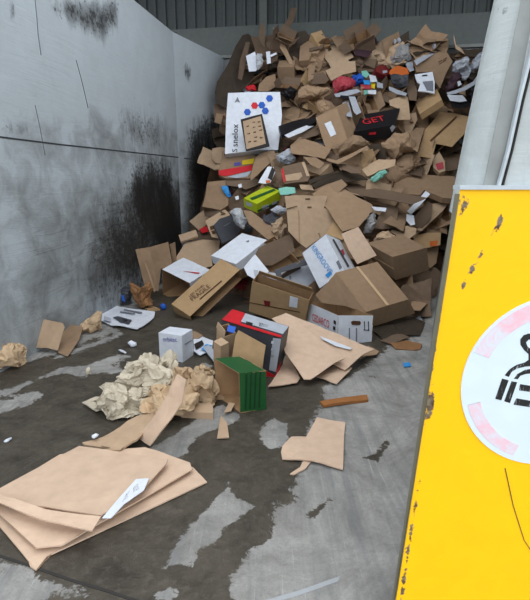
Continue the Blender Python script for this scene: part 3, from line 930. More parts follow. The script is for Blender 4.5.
# ================================================================== floor, front
SH('flattened_carton', 'flattened box', 'large pale flattened carton, bottom one of the three stacked at the lower left', [(-30, 515), (60, 470), (145, 462), (193, 467), (207, 482), (47, 556), (36, 570), (-2, 524)], 'pink', ('z', .012), amp=.006, group='flattened cartons in the stack at the lower left',
   flaps=[([(52, 553), (36, 570), (30, 566), (24, 548)], 5, 6, 4)])
SH('flattened_carton', 'flattened box', 'large pale flattened carton in the middle of the three stacked at the lower left', [(-20, 500), (60, 455), (145, 447), (190, 462), (192, 469), (62, 545), (36, 547), (-2, 512)], 'pink', ('z', .045), amp=.008, group='flattened cartons in the stack at the lower left')
SH('flattened_carton', 'flattened box', 'large pale flattened carton with torn white label, top one at the lower left', [(-25, 500), (-25, 482), (0, 487), (79, 446), (120, 452), (168, 459), (166, 464), (140, 492), (101, 515), (46, 507)], 'pink', ('z', .085), amp=.009, group='flattened cartons in the stack at the lower left',
   flaps=[([(93, 526), (89, 532), (46, 519), (0, 503), (-25, 506), (-25, 500), (0, 493), (46, 507)], 8, 9, 0)][:0],
   decals=[('torn_label', [(136, 479), (149, 478), (144, 490), (124, 504), (111, 518), (102, 518), (118, 499)], 'white'),
           ('label_print', [(133, 487), (138, 483), (139, 489), (133, 493)], 'ink'), ('label_print', [(126, 494), (130, 490), (128, 498), (122, 502)], 'gink')])
SH('cardboard_flap_strip', 'torn cardboard', 'long creased pale strip folded along the front of the lower left stack', [(-25, 489), (0, 494), (46, 509), (101, 517), (92, 531), (46, 520), (0, 503), (-25, 497)], 'pink', ('z', .105), amp=.012)
SH('flattened_carton', 'flattened box', 'tan wedge-shaped flattened carton between the crumpled paper and the lower left stack', [(82, 441), (104, 436), (128, 420), (154, 408), (160, 415), (137, 440), (124, 446), (101, 445), (84, 443)], 'tan', ('z', .07), amp=.02, th=.012,
   flaps=[([(120, 450), (100, 449)], 6, 7, -25)])
SH('cardboard_strip', 'cardboard strip', 'long bent pale cardboard strip leaning against the crumpled packing paper', [(178, 374), (187, 380), (184, 394), (181, 403), (165, 427), (150, 446), (136, 437), (154, 416), (167, 395)], 'pink', ('p3', (150, 446, .03), (136, 437, .03), (183, 400, .34)), amp=.015, th=.008)
SH('cardboard_slab', 'cardboard piece', 'thick tan slab lying behind the small triangular scrap by the green box', [(178, 400), (213, 404), (213, 413), (181, 411)], 'tan', ('z', .05), amp=.003, th=.05)
SH('cardboard_scrap', 'torn cardboard', 'small pale triangular scrap on the floor below the green box', [(221, 415), (227, 423), (229, 437), (217, 437)], 'tan', ('z', .02), amp=.01)
SH('cardboard_scrap', 'torn cardboard', 'tiny pale torn curl just left of the green box on the floor', [(229, 402), (235, 403), (231, 410), (224, 412)], 'tan', ('z', .03), amp=.015)
# crumpled packing paper
CR('crumpled_packing_paper', 'crumpled paper', 'large cream ball of crumpled packing paper left of the bent strip', [(128, 372), (140, 362), (158, 360), (176, 366), (186, 378), (184, 396), (160, 404), (132, 402), (126, 388)], 'pale', z=0, depth=.42, sub=6, cell=8)
CR('crumpled_packing_paper', 'crumpled paper', 'twisted greyish packing paper at the left end of the crumpled pile on the floor', [(100, 392), (108, 388), (124, 391), (150, 395), (150, 404), (138, 414), (120, 414), (104, 404)], 'pale', z=0, depth=.34, sub=6, cell=11)
CR('crumpled_packing_paper', 'crumpled paper', 'tan crumpled paper touching the left side of the green box', [(180, 372), (200, 368), (212, 374), (214, 388), (212, 404), (196, 402), (182, 398), (172, 384)], 'beige', z=0, depth=.36, sub=6, cell=9)
CR('crumpled_packing_paper', 'crumpled paper', 'brownish crumpled paper under the middle of the bent cardboard strip', [(140, 398), (176, 388), (194, 392), (184, 412), (160, 420), (142, 412)], 'beige', z=0, depth=.3, sub=5, cell=7)
SH('paper_scrap', 'paper', 'white paper tip poking out left of the crumpled packing paper', [(82, 402), (96, 397), (106, 397), (104, 409), (96, 411)], 'pale', ('z', .03), amp=.015)
# right of centre
SH('torn_cardboard', 'torn cardboard', 'pale angular cardboard piece alone on the dry floor right of centre', [(317, 417), (345.3, 422.3), (344, 436), (343, 468.7), (310.7, 460.8), (295, 459), (282.4, 458.5), (281, 451), (282.4, 446), (291.5, 437), (306.2, 436.6)], 'pink', ('z', .02), amp=.01)
SH('cardboard_curl', 'torn cardboard', 'curled torn strip hanging from the lone angular cardboard piece', [(311, 461), (306, 468), (294, 474), (290, 473), (300, 467), (304, 459)], 'pink', ('z', .012), amp=.01)
SH('wooden_slat', 'wood scrap', 'short rough orange-brown wooden slat on the floor', [(319.8, 401), (345, 397), (367, 394), (368.4, 399), (345, 402), (324, 405.4)], 'wood', ('z', .025), amp=.006, th=.02)
# white cube
CT('white_box', 'box', 'small closed white cube box with violet print standing on the wet floor', (181.7, 336), (158.4, 332.8), (192.4, 329.5), (182.3, 362.6), floor=True, mat='white', inner='white', amp=.002, lm='small white cube box',
   texts=[('B', 'orbitec', (163, 341.5), (177, 342), 1.3, 'vink')],
   decals=[('B', 'print_line', [(165, 352), (172, 352.6), (172, 353.2), (165, 352.6)], 'gink'), ('B', 'print_line', [(166, 354), (174, 354.6), (174, 355.2), (166, 354.6)], 'gink'),
           ('A', 'tape_seam', [(185, 344), (191.5, 340), (191.5, 340.8), (185, 344.9)], 'gink')])
SH('printed_leaflet', 'leaflet', 'white leaflet with blue picture right of the small white cube box', [(193.5, 339), (200, 335), (213, 341), (212, 349), (200, 355), (193.6, 351)], 'white', ('z', .03), amp=.012,
   decals=[('picture', [(194, 344), (202, 340), (204, 344), (196, 349)], 'ink'), ('picture', [(201, 349), (206, 344), (212, 345), (206, 351)], 'sky')])
SH('cardboard_scrap', 'torn cardboard', 'brown scrap wedged behind the white cube box and leaflet', [(192, 331), (197, 332), (203, 335), (199, 338), (193, 338)], 'brown', ('z', .04), amp=.01)
SH('cardboard_flap', 'torn cardboard', 'grey-lined cardboard sliver lying left of the green box top', [(203, 347), (209, 345), (222, 358), (222, 368), (214, 362)], 'grey', ('z', .05), amp=.01)
# green box, panel, product box
CT('green_box', 'box', 'green open cardboard box on its side with brown inside', (239.6, 373.3), (214.9, 358.5), (266.5, 370.5), (237.5, 413), floor=True, mat='green', open_=('B',), amp=.006, lm='green open box',
   flaps=[('B', 2, .0, 0)][:0], decals=[('A', 'ridge_shade', [(246 + k * 4.6, 373.5 - k * .5), (247.4 + k * 4.6, 373.4 - k * .5), (246 + k * 4.5, 410 - k * .8), (244.8 + k * 4.5, 410 - k * .8)], 'dgreen') for k in range(4)] + [('A', 'tape_bit', [(237, 388), (240.5, 388), (240, 392), (236.5, 393)], 'white')][:0])
SH('cardboard_board', 'cardboard board', 'upright tan panel standing between the green box and red product box', [(235.4, 335.5), (238.4, 330.2), (265.6, 345.3), (264, 356), (262.5, 368), (245, 362), (232, 358)], 'ochre', ('Y', 3.52, (-.25, -.9, .3)), amp=.006, lm='upright tan panel by the green box')
CT('product_box', 'product box', 'red and grey printed product box tilted behind the green box', (281.4, 337.7), (221.8, 319.6), (289, 326.4), (275, 379), frame=(3.7, 3.8, 3.9, 3.73), mat='cgrey', inner='cgrey', amp=.003, lm='red and grey product box',
   decals=[('C', 'red_panel', [(222, 319.5), (232.6, 309.2), (245, 313), (240, 325)], 'red'), ('C', 'white_panel', [(245.5, 313.3), (288.5, 326.4), (283, 334), (241, 321.4)], 'grey'),
           ('C', 'red_stripe', [(240.5, 323), (281.6, 335.3), (281.2, 337.5), (239, 325)], 'red'),
           ('C', 'picture', [(247, 324), (253, 325.5), (254, 327), (248, 325.8)][:0] or [(246, 321), (253, 323), (252, 326), (246, 324)], 'ink'), ('C', 'picture', [(259, 322), (268, 325), (268, 328), (259, 326)], 'ink'),
           ('B', 'red_base', [(266, 371), (276, 376), (275.3, 380), (265, 377)], 'red'), ('B', 'grey_side', [(273, 338), (281, 339), (276, 372), (269, 370)], 'grey'),
           ('B', 'print_dots', [(271.5, 341), (274, 341.5), (273.5, 344), (271, 343.5)], 'white'), ('B', 'print_dots', [(271.5, 348), (274, 348.5), (273.5, 351), (271, 350.5)], 'white'), ('B', 'print_dots', [(271, 355), (273.5, 355.5), (273, 358), (270.5, 357.5)], 'white'),
           ('A', 'red_base', [(276.3, 372), (281, 362), (280, 369), (275.3, 379)], 'red')])
CT('small_carton', 'box', 'small tan carton with blue sticker left of the upright tan panel', (224, 337), (216.5, 327), (236, 333), (223, 380), Y=3.62, mat='tan', open_=('C',), amp=.006,
   decals=[('A', 'blue_sticker', [(228, 326), (233, 327), (232, 332), (227.5, 331)], 'blue')][:0], flaps=[('C', 0, .5, 80)])
CT('small_carton', 'box', 'small pale carton directly behind the left corner of the green box', (221, 346), (213.5, 341), (229, 342), (221, 378), Y=3.5, mat='tan', amp=.006)
SH('blue_sticker', 'sticker', 'blue and white sticker scrap left of the red product box', [(228, 325), (236, 327), (234, 333), (227, 331)], 'blue', ('Y', 3.6), amp=.003)
# sheets by the white carton
SH('cardboard_sheet', 'cardboard sheet', 'large pale sheet with a white tape line in front of the open white carton', [(272, 318), (286, 313), (306, 321), (340, 335), (374, 350), (362, 355), (352, 364), (345, 370), (300, 345)], 'pink', ('p3', (345, 370, .05), (262, 378, .05), (300, 318, .3)), amp=.014,
   decals=[('white_tape', [(320.5, 336), (325, 338), (352, 348), (350, 349.5), (336, 346), (322, 339)], 'white')], lm='pale sheets before the white carton')
SH('cardboard_sheet', 'cardboard sheet', 'pale sheet overlapping the taped one between product box and white carton', [(277, 322), (284, 317), (292, 318), (345, 358), (335, 363), (322, 372), (311, 379), (304, 379), (285, 352)], 'pink', ('p3', (345, 370, .09), (262, 378, .09), (300, 318, .33)), amp=.012)
SH('cardboard_sheet', 'cardboard sheet', 'lowest pale sheet beside the foot of the red product box', [(268, 386), (276, 376), (287, 352), (300, 378), (297, 382), (284, 384)], 'pink', ('z', .03), amp=.012)
SH('cardboard_sheet', 'cardboard sheet', 'small pale sheet with torn edge in front of the open white carton', [(316, 375), (340, 362), (352, 368), (346, 375), (337, 383), (330, 381)], 'pink', ('z', .03), amp=.02)
SH('torn_cardboard', 'torn cardboard', 'ragged brown torn edge lying at the right corner of the white carton', [(358, 352), (368, 345), (379, 350), (377, 353), (366, 354), (360, 360)], 'brown', ('z', .05), amp=.03)
CT('open_white_carton', 'box', 'open white carton with black and red print and hand hole', (338, 315.5), (307, 302), (373, 315.5), (337, 354), Y=4.55, mat='white', open_=('C',), amp=.003, lm='open white carton',
   decals=[('A', 'hand_hole', [(351, 322), (353, 320.8), (360, 321), (361, 323), (360, 325), (352, 325)], 'bink'),
           ('A', 'print_mark', [(364, 322), (364.8, 321), (365, 330), (364.4, 330)], 'ink'), ('A', 'print_mark', [(368, 322), (368.8, 321), (369, 330), (368.4, 330)], 'ink'), ('A', 'print_mark', [(363.6, 329.5), (369.4, 330), (369.4, 330.8), (363.6, 330.3)], 'ink'),
           ('B', 'logo_mark', [(333.5, 320), (335.5, 321), (335.5, 324.5), (333.5, 323.5)], 'ink'), ('B', 'logo_mark', [(333, 326), (335, 327), (335, 330.5), (333, 329.5)], 'ink'),
           ('A', 'print_line', [(349, 328), (350, 328), (350, 342), (349, 342)], 'gink'), ('A', 'print_line', [(356, 328), (357, 328), (357, 342), (356, 342)], 'gink')],
   texts=[('B', 'CEDARCO', (312, 320.5), (329, 328.5), 1.2, 'rink')])
# left side of the floor
SH('bent_cardboard', 'cardboard piece', 'tan folded cardboard sheet lying by the left wall', [(36, 321), (43, 319), (62.6, 323), (64.6, 327), (57.5, 350.4), (47.6, 348), (32, 347.6), (27, 348.7)], 'tan', ('p3', (27, 349, .03), (57, 352, .03), (50, 320, .28)), amp=.01)
SH('bent_cardboard', 'cardboard piece', 'brown half of a folded sheet right of the tan one by the left wall', [(62.6, 322), (83, 327.8), (78.7, 339.7), (67.4, 355.8), (57.5, 352), (58, 345)], 'brown', ('p3', (67, 356, .02), (56, 352, .02), (83, 327.8, .09)), amp=.012)
CR('crumpled_cardboard', 'crumpled cardboard', 'crumpled brown cardboard cut by the left edge of the photo', [(-16, 352), (4, 346), (20, 344), (24, 352), (20, 364), (8, 368), (-16, 370)], 'beige', z=0, depth=.28, cell=8)
CR('crumpled_cardboard', 'crumpled cardboard', 'small crumpled tan piece between folded sheet and newspaper by the wall', [(83, 325), (92, 318), (95, 311), (100, 314), (99, 328), (90, 333), (84, 331)], 'beige', z=0, depth=.2, cell=9)
SH('newspaper', 'newspaper', 'white printed newspaper sheet with dark picture on the floor near the left wall', [(100, 314), (106, 308), (117, 306), (135, 309), (155, 312), (154, 317), (146, 324), (137, 329), (124, 326), (111, 325), (101, 320)], 'white', ('z', .03), amp=.012, lm='newspaper on the floor',
   decals=[('picture', [(113, 317), (118, 316), (132, 320), (129, 324), (121, 322)], 'cgrey'), ('picture', [(123, 319), (128, 320), (126, 322), (122, 321)], 'tan'), ('print_line', [(120, 311), (135, 313), (135, 314), (120, 312)], 'gink'), ('print_line', [(124, 309), (142, 312), (142, 313), (124, 310)], 'gink'), ('print_line', [(104, 316), (111, 318), (111, 322), (104, 320)], 'grey')])
for i, (q, lb) in enumerate([([(127, 343), (131, 340), (136, 342), (137, 346), (131, 347)], 'crumpled white tissue scrap on the floor left of the white cube box'),
                             ([(86, 370), (88, 366), (91, 369), (91, 374), (87, 375)], 'tiny pale scrap alone on the wet floor above the crumpled paper'),
                             ([(118, 350), (120, 349), (127, 353), (126, 354)], 'thin white sliver on the floor below the tissue scrap'),
                             ([(4, 440), (8, 438), (13, 437), (10, 441), (6, 442)], 'tiny pale scrap near the left edge of the photo'),
                             ([(92, 435), (96, 433), (99, 435), (97, 438), (93, 438)], 'small white tissue blob on the wedge-shaped flattened carton')]):
    CR('tissue_scrap', 'paper scrap', lb, q, 'white' if i != 1 else 'pale', z=.0 if i != 4 else .08, depth=.05, sub=2, cell=20, rough=.6)
SH('blue_scrap', 'plastic scrap', 'tiny bright blue plastic scrap on the floor near the right wall', [(403, 363), (410, 362), (411, 366), (404, 367)], 'sky', ('z', .01), amp=.004)
for i, (q, mt, lb) in enumerate([
        ([(424, 300), (427, 280), (434, 262), (437, 264), (431, 290), (427, 306)], 'umber', 'dark narrow wet cardboard strip pressed along the right wall'),
        ([(388, 341), (408, 340), (422, 345), (420, 349), (395, 348)], 'rust', 'reddish-brown flat strip on the floor between big carton and right wall'),
        ([(395, 325), (415, 318), (425, 322), (420, 335), (400, 336)], 'umber', 'wet grey-brown paper litter under the right wall'),
        ([(372, 330), (392, 325), (400, 333), (385, 341)], 'umber', 'wet dark litter in front of the big brown carton'),
        ([(410, 320), (420, 316), (423, 321), (414, 324)], 'grey', 'small white-grey scrap at the foot of the right wall'),
        ([(412, 300), (424, 296), (428, 303), (420, 312), (410, 311)], 'brown', 'crumpled brown piece right of the big brown carton'),
        ([(380, 340), (398, 334), (410, 338), (392, 344)], 'dark', 'flat brown litter beside the reddish-brown strip')]):
    SH('trodden_cardboard', 'torn cardboard', lb, q, mt, ('z', .02 if i not in (0, 5) else .12), amp=.025)
# ================================================================== lower edge of the heap
CT('large_carton', 'box', 'largest closed brown carton lying tilted at the front right of the heap', (366, 312), (336, 272.5), (408.6, 299), (374, 326), frame=(4.98, 5.42, 5.22, 5.1), mat='brown', amp=.008, lm='largest brown carton', tape=('C',),
   decals=[('C', 'crease', [(346, 288), (347.5, 287.5), (389, 278), (388, 277.5)], 'bink')][:0])
SH('torn_flap', 'cardboard flap', 'tan triangular flap at the left end of the largest brown carton', [(336, 272.5), (327, 283), (315, 295), (322, 303), (345, 306), (366, 313)], 'brown', ('Y', 5.18, (-.62, -.75, .1)), amp=.008)
CT('tilted_long_carton', 'box', 'long brown carton with faint print tilted with its open slot facing down', (190, 316.5), (171.4, 304), (240, 269.4), (193.5, 325.5), Y=5.35, mat='ochre', open_=('A',), amp=.005, lm='tilted long carton with print',
   texts=[('C', 'FRAGILE', (193, 301), (211, 287), 1.2, 'bink'), ('C', 'LED PANEL', (190, 297), (205, 285), .9, 'bink')][:2],
   decals=[('C', 'print_line', [(200, 299.5), (222, 281), (221.4, 280.2), (199.4, 298.7)], 'bink')])
CT('long_tray_carton', 'box', 'long ochre carton with white label and small red mark behind the product box', (309.5, 300), (252, 281), (314, 292), (303, 330), Y=5.1, mat='ochre', open_=('C',), amp=.006, lm='long ochre carton with red mark',
   decals=[('B', 'white_label', [(290, 296), (298, 298.5), (297, 308), (289, 306.5)], 'white'), ('B', 'red_mark', [(263.5, 300.5), (270, 301.5), (269.5, 307), (265, 306)], 'dred'),
           ('B', 'seam', [(243, 301), (300, 312), (300, 312.8), (243, 301.8)], 'bink')],
   flaps=[('C', 1, .5, 60)])
CT('open_printed_box', 'box', 'tan carton with white printed top lying open towards the left wall', (190, 283), (161.7, 269.4), (211, 270), (190, 308), Y=6.2, mat='white', open_=('B',), amp=.006, lm='white-topped open box',
   decals=[('C', 'red_print', [(183, 271), (186, 271.5), (200, 272.5), (198, 273.5)], 'rink')])
CT('white_carton', 'box', 'clean white closed carton lying tilted in the lower left of the heap', (236, 264), (211, 255.5), (267, 240), (238, 272), Y=6.0, mat='white', inner='white', amp=.004, lm='clean white carton',
   decals=[('C', 'ink_spot', [(246, 241), (249, 240), (249, 241.5), (247, 242)], 'gink')])
SH('leaning_board', 'cardboard board', 'leftmost tall brown board leaning against the left wall', T([(82, 262), (155, 250), (205, 485), (130, 455)], 5.3, 120, 200), 'brown', ('Y', 6.3, (.35, -.93, .12)), amp=.012)
SH('leaning_board', 'cardboard board', 'wide brown board leaning on the left wall, second from the left', T([(155, 250), (255, 222), (280, 350), (216, 365), (205, 480), (190, 420)], 5.3, 120, 200), 'brown', ('Y', 7.0, (.35, -.93, .12)), amp=.012, lm='boards leaning on the left wall')
SH('leaning_board', 'cardboard board', 'narrow brown board leaning on the left wall, rightmost of the leaning boards', T([(262, 235), (292, 222), (303, 350), (282, 352)], 5.3, 120, 200), 'brown', ('Y', 7.2, (-.2, -.95, .15)), amp=.012)
SH('cardboard_strip', 'cardboard strip', 'thin strip propped against the leftmost leaning board', T([(128, 328), (140, 335), (190, 480), (180, 490)], 5.3, 120, 200), 'brown', ('Y', 6.2, (.3, -.9, .2)), amp=.005)
SH('cardboard_board', 'cardboard board', 'broad tan panel behind the white-topped open box', T([(300, 350), (300, 300), (345, 225), (440, 210), (530, 215), (525, 260), (485, 300), (490, 350), (400, 370)], 5.3, 120, 200), 'tan', ('Y', 7.1), amp=.01)
CT('small_carton', 'box', 'small flat tan carton resting on top of the broad tan panel near the wall', (180.5, 241.5), (178.5, 235), (198, 236), (181, 243), Y=7.2, mat='tan', amp=.004)
CR('crumpled_brown_paper', 'crumpled paper', 'crumpled orange-brown paper at the foot of the leaning boards', [(129, 290), (133, 284), (141, 288), (150, 282), (149, 293), (156, 306), (150, 309), (140, 306), (133, 299)], 'rust', z=0, depth=.25, cell=7)
CT('small_carton', 'box', 'small ochre carton on the floor right of the crumpled orange-brown paper', (147, 309), (142, 306), (160, 309), (148, 313), Y=5.75, mat='ochre', amp=.004)
CR('blue_plastic', 'plastic scrap', 'round bright blue plastic piece beside the small ochre carton', [(160, 305), (163, 303), (166, 305), (166, 309), (162, 310)], 'blue', z=0, depth=.05, sub=3, rough=.2)
CR('dark_rag', 'rag', 'dark grey rag with blue bits against the wall by the leaning boards', [(120, 292), (127, 285), (131, 290), (130, 304), (122, 306)], 'cgrey', z=0, depth=.2, cell=9)
SH('blue_plastic_strip', 'plastic scrap', 'small blue plastic strip on the dark rag by the wall', [(121, 294), (124, 296), (125, 302), (122, 300)], 'blue', ('z', .2), amp=.01)
# open dark box
CT('open_brown_carton', 'box', 'open brown carton with dark shaded inside right of the clean white carton', (268, 284), (243, 256), (300, 262), (270, 292), Y=5.9, mat='dark', open_=('C',), amp=.01)
SH('torn_flap', 'cardboard flap', 'tall brown back flap of the open shaded carton beside the clean white carton', T([(230, 345), (330, 295), (475, 235), (492, 262), (500, 330), (380, 400), (290, 400)], 5.3, 200, 190), 'dark', ('Y', 6.25, (-.15, -.9, .4)), amp=.01)
SH('white_flap', 'white card', 'white triangular card directly below the right end of the clean white carton', T([(232, 410), (292, 340), (365, 430), (350, 450), (285, 470), (250, 450)], 5.3, 200, 190), 'white', ('Y', 5.75, (-.1, -.8, .6)), amp=.006)
SH('white_flap', 'white card', 'grey-white flap right of the white triangular card', T([(285, 422), (400, 440), (418, 505), (360, 500), (295, 470)], 5.3, 200, 190), 'grey', ('Y', 5.7, (.2, -.7, .6)), amp=.006)
CT('grey_white_box', 'box', 'pale grey-white box left of the white box with blue lettering', (282.6, 285), (280.4, 271), (313.8, 301), (284, 290), Y=5.7, mat='grey', inner='grey', amp=.004, frame=None) if False else \
SH('grey_white_box_panel', 'white card', 'pale grey-white panel left of the white box with blue lettering', [(280.4, 271), (309.5, 263.5), (319.4, 285), (313.8, 301), (282.6, 285)], 'grey', ('Y', 6.05, (.1, -.75, .6)), amp=.006,
   decals=[('print_mark', [(289, 276), (291, 275.5), (291.5, 279), (289.5, 279.5)], 'gink')])
SH('charcoal_panel', 'dark card', 'charcoal card strip between open shaded carton and grey-white panel', [(274, 270), (306, 258), (310, 264), (281, 272), (283, 286), (277, 284)], 'cgrey', ('Y', 5.95), amp=.01)
CT('lettered_white_box', 'box', 'white box with light blue lettering tilted on the heap behind the largest carton', (326, 234), (302, 253), (340, 240), (345, 270), Y=5.85, mat='white', inner='grey', amp=.004, lm='white box with blue lettering', vis='AB',
   texts=[('B', 'KINGROOVE', (311, 248), (329, 275), 1.25, 'sky')],
   decals=[('B', 'bar_label', [(336, 262), (338.5, 260), (342, 267.5), (339.5, 269.5)], 'gink'), ('A', 'dark_groove', [(332.5, 239.5), (334, 239), (349.5, 266), (348, 267)], 'cgrey'), ('A', 'print_mark', [(341, 250), (343, 249), (345, 254), (343.5, 255)], 'rose'),
           ('B', 'blue_logo', [(325, 275), (330, 271), (332, 273), (328, 278)], 'sky')])
SH('torn_flap', 'cardboard flap', 'light tan square flap standing right of the white box with blue lettering', [(341.3, 233.8), (358.3, 226.8), (366, 239), (376.6, 255.5), (357.4, 264), (349, 250)], 'pink', ('Y', 5.9, (.1, -.8, .6)), amp=.005)
SH('cardboard_piece', 'cardboard piece', 'small tan triangle rising behind the blue-lettered white box', [(326, 234), (334, 221), (346, 237), (342, 240)], 'ochre', ('Y', 6.3), amp=.004)
SH('flattened_carton', 'flattened box', 'tall tan flattened carton with slits above the blue-lettered white box', T([(25, 85), (75, 80), (250, 85), (232, 150), (290, 155), (290, 215), (245, 285), (140, 360), (100, 330), (45, 270), (35, 160)], 5.3, 280, 180), 'tan', None, off=.3, amp=.01, lm='tall tan flattened carton with slits',
   decals=[('slit', T([(135, 97), (160, 97), (160, 103), (135, 103)], 5.3, 280, 180), 'bink'), ('slit', T([(145, 141), (168, 141), (168, 146), (145, 146)], 5.3, 280, 180), 'bink'), ('slit', T([(36, 150), (92, 136), (92, 140), (36, 155)], 5.3, 280, 180), 'bink'), ('fold', T([(97, 160), (100, 160), (106, 330), (103, 330)], 5.3, 280, 180), 'brown')])
SH('cardboard_sheet', 'cardboard sheet', 'wide brown sheet right of the tall tan flattened carton with slits', T([(170, 75), (220, 40), (300, 20), (410, 90), (490, 130), (470, 190), (420, 245), (330, 275), (290, 215), (250, 150)], 5.3, 280, 180), 'brown', (.1, -.6, .75), off=.22, amp=.014)
SH('cardboard_sheet', 'cardboard sheet', 'long dark brown sheet under the long printed carton at right', T([(330, 30), (390, 10), (450, 35), (600, 60), (780, 95), (700, 130), (530, 95), (400, 80)], 5.3, 280, 180), 'dark', (0, -.4, .9), off=.2, amp=.01)
CT('long_printed_carton', 'box', 'long closed brown carton with black print lying across the right of the heap', (431, 205), (381, 191), (440, 190), (429, 211), Y=7.4, mat='brown', amp=.006, lm='long printed carton',
   decals=[], texts=[]) if False else \
SH('long_printed_carton', 'flattened box', 'long brown carton with black print lying across the right of the heap', T([(105, 435), (125, 355), (205, 335), (500, 352), (530, 400), (500, 470), (440, 465), (340, 425), (320, 450)], 5.3, 360, 110), 'brown', (0, -.55, .85), off=.25, amp=.008, th=.09, lm='long printed carton',
   decals=[('print_mark', T([(138, 392), (152, 388), (146, 430), (134, 430)], 5.3, 360, 110), 'bink'), ('print_mark', T([(156, 362), (172, 352), (168, 385), (154, 388)], 5.3, 360, 110), 'bink'), ('print_mark', T([(178, 368), (190, 366), (186, 384), (176, 386)], 5.3, 360, 110), 'bink'), ('print_mark', T([(175, 388), (182, 388), (176, 410), (170, 410)], 5.3, 360, 110), 'bink')])
SH('torn_box_wall', 'torn cardboard', 'torn brown carton piece with white lining near the yellow wall end', T([(290, 190), (360, 110), (385, 130), (378, 200), (330, 255), (290, 252)], 5.3, 360, 180), 'dark', (-.1, -.7, .6), off=.3, amp=.02, lm='torn white-lined carton')
SH('white_strip', 'white card', 'bent white strip above the torn carton near the yellow wall end', T([(348, 58), (372, 75), (330, 120), (290, 162), (270, 185), (250, 165), (318, 92)], 5.3, 360, 180), 'white', (-.2, -.7, .6), off=.38, amp=.01)
SH('white_strip', 'white card', 'short white lining piece left of the torn carton interior', T([(248, 180), (285, 188), (292, 235), (268, 242), (245, 215)], 5.3, 360, 180), 'white', (.1, -.8, .5), off=.38, amp=.01)
SH('torn_flap', 'cardboard flap', 'tan flap reaching right from the torn carton to the wall', T([(375, 128), (478, 108), (440, 162), (370, 228), (325, 272), (300, 262), (335, 235), (378, 185)], 5.3, 360, 180), 'tan', (.1, -.6, .7), off=.34, amp=.012)
SH('torn_flap', 'cardboard flap', 'tan flap below the torn white-lined carton', T([(240, 240), (300, 255), (295, 285), (250, 320), (200, 300), (160, 275), (170, 262), (235, 285)], 5.3, 360, 180), 'tan', (-.1, -.6, .7), off=.32, amp=.012)
CT('brown_carton', 'box', 'squat brown carton above the right end of the largest carton', (392.5, 257), (367, 243), (427, 247.5), (396, 280), frame=(5.85, 6.25, 6.1, 5.98), mat='brown', amp=.006, lm='squat brown carton', tape=('B',))
SH('cardboard_sheet', 'cardboard sheet', 'tan sheet with small red mark above the squat brown carton', T([(260, 358), (300, 290), (360, 280), (430, 280), (425, 345), (365, 358)], 5.3, 360, 180), 'ochre', None, off=.2, amp=.01,
   decals=[('red_mark', T([(370, 325), (412, 320), (408, 350), (372, 350)], 5.3, 360, 180), 'orange')])
SH('cardboard_sheet', 'cardboard sheet', 'tan strip hanging right of the squat brown carton', T([(358, 360), (420, 350), (405, 440), (370, 470), (350, 440)], 5.3, 360, 180), 'brown', None, off=.15, amp=.01)
SH('cardboard_sheet', 'cardboard sheet', 'brown folded sheet left of the torn white-lined carton', T([(190, 170), (215, 130), (245, 130), (248, 200), (230, 270), (190, 250), (120, 225)], 5.3, 360, 180), 'brown', None, off=.2, amp=.012)
SH('cardboard_sheet', 'cardboard sheet', 'brown panel left of the folded sheet in the right half of the heap', T([(100, 190), (150, 130), (205, 150), (190, 250), (120, 262), (70, 255)], 5.3, 360, 180), 'dark', None, off=.14, amp=.012)
CR('silver_film', 'plastic film', 'crumpled silvery film right of the wide brown sheet', T([(30, 210), (70, 180), (85, 230), (60, 290), (25, 280)], 5.3, 360, 180), 'silver', off=.15, depth=.15, cell=12)
SH('white_strip', 'white card', 'short white label strip above the silvery film', T([(60, 140), (140, 148), (135, 168), (75, 160)], 5.3, 360, 180), 'white', None, off=.2, amp=.008)
CR('torn_cardboard', 'torn cardboard', 'jagged tan torn pieces above the squat brown carton', T([(60, 320), (110, 275), (150, 262), (190, 300), (215, 330), (170, 345), (140, 325), (90, 330)], 5.3, 360, 180), 'tan', off=.15, depth=.15, cell=9)
# left middle
CT('brown_carton', 'box', 'brown carton against the dark wall stain at the left of the heap', (203, 206.5), (207, 182), (225, 180), (204, 208), Y=7.8, mat='brown', amp=.012) if False else \
SH('brown_carton', 'flattened box', 'brown carton against the dark wall stain at the left of the heap', T([(145, 382), (240, 372), (258, 450), (255, 505), (215, 530), (118, 512), (135, 450)], 5.3, 180, 110), 'brown', (-.1, -.9, .4), off=.4, amp=.01, th=.25, lm='brown carton by the dark stain')
SH('torn_flap', 'cardboard flap', 'lower brown flap of the carton by the dark wall stain', [(203, 208), (222, 211), (226, 214), (212, 218), (205, 216)], 'dark', None, off=.3, amp=.02)
SH('pet_food_box_panel', 'printed card', 'cardboard box side with red band and yellow picture', T([(205, 345), (205, 310), (245, 240), (380, 225), (402, 250), (392, 290), (370, 362), (245, 362)], 5.3, 180, 110), 'brown', (-.1, -.75, .6), off=.3, amp=.006, th=.06, lm='panel with red band',
   decals=[('red_band', T([(206, 320), (385, 290), (380, 320), (245, 350), (207, 346)], 5.3, 180, 110), 'red'), ('yellow_print', T([(330, 268), (395, 255), (388, 284), (330, 290)], 5.3, 180, 110), 'yellow'), ('blue_print', T([(285, 280), (320, 275), (322, 292), (288, 296)], 5.3, 180, 110), 'vink'), ('white_print', T([(248, 354), (380, 322), (358, 352), (300, 361)], 5.3, 180, 110), 'grey')])
SH('cardboard_sheet', 'cardboard sheet', 'brown panel spreading right of the red-banded box side', T([(400, 250), (430, 225), (500, 215), (505, 255), (455, 300), (410, 345), (375, 372), (372, 355)], 5.3, 180, 110), 'brown', None, off=.2, amp=.01)
SH('cardboard_sheet', 'cardboard sheet', 'low brown panel directly below the red-banded box side', T([(240, 370), (400, 360), (435, 385), (350, 422), (300, 405), (250, 400)], 5.3, 180, 110), 'dark', None, off=.15, amp=.01)
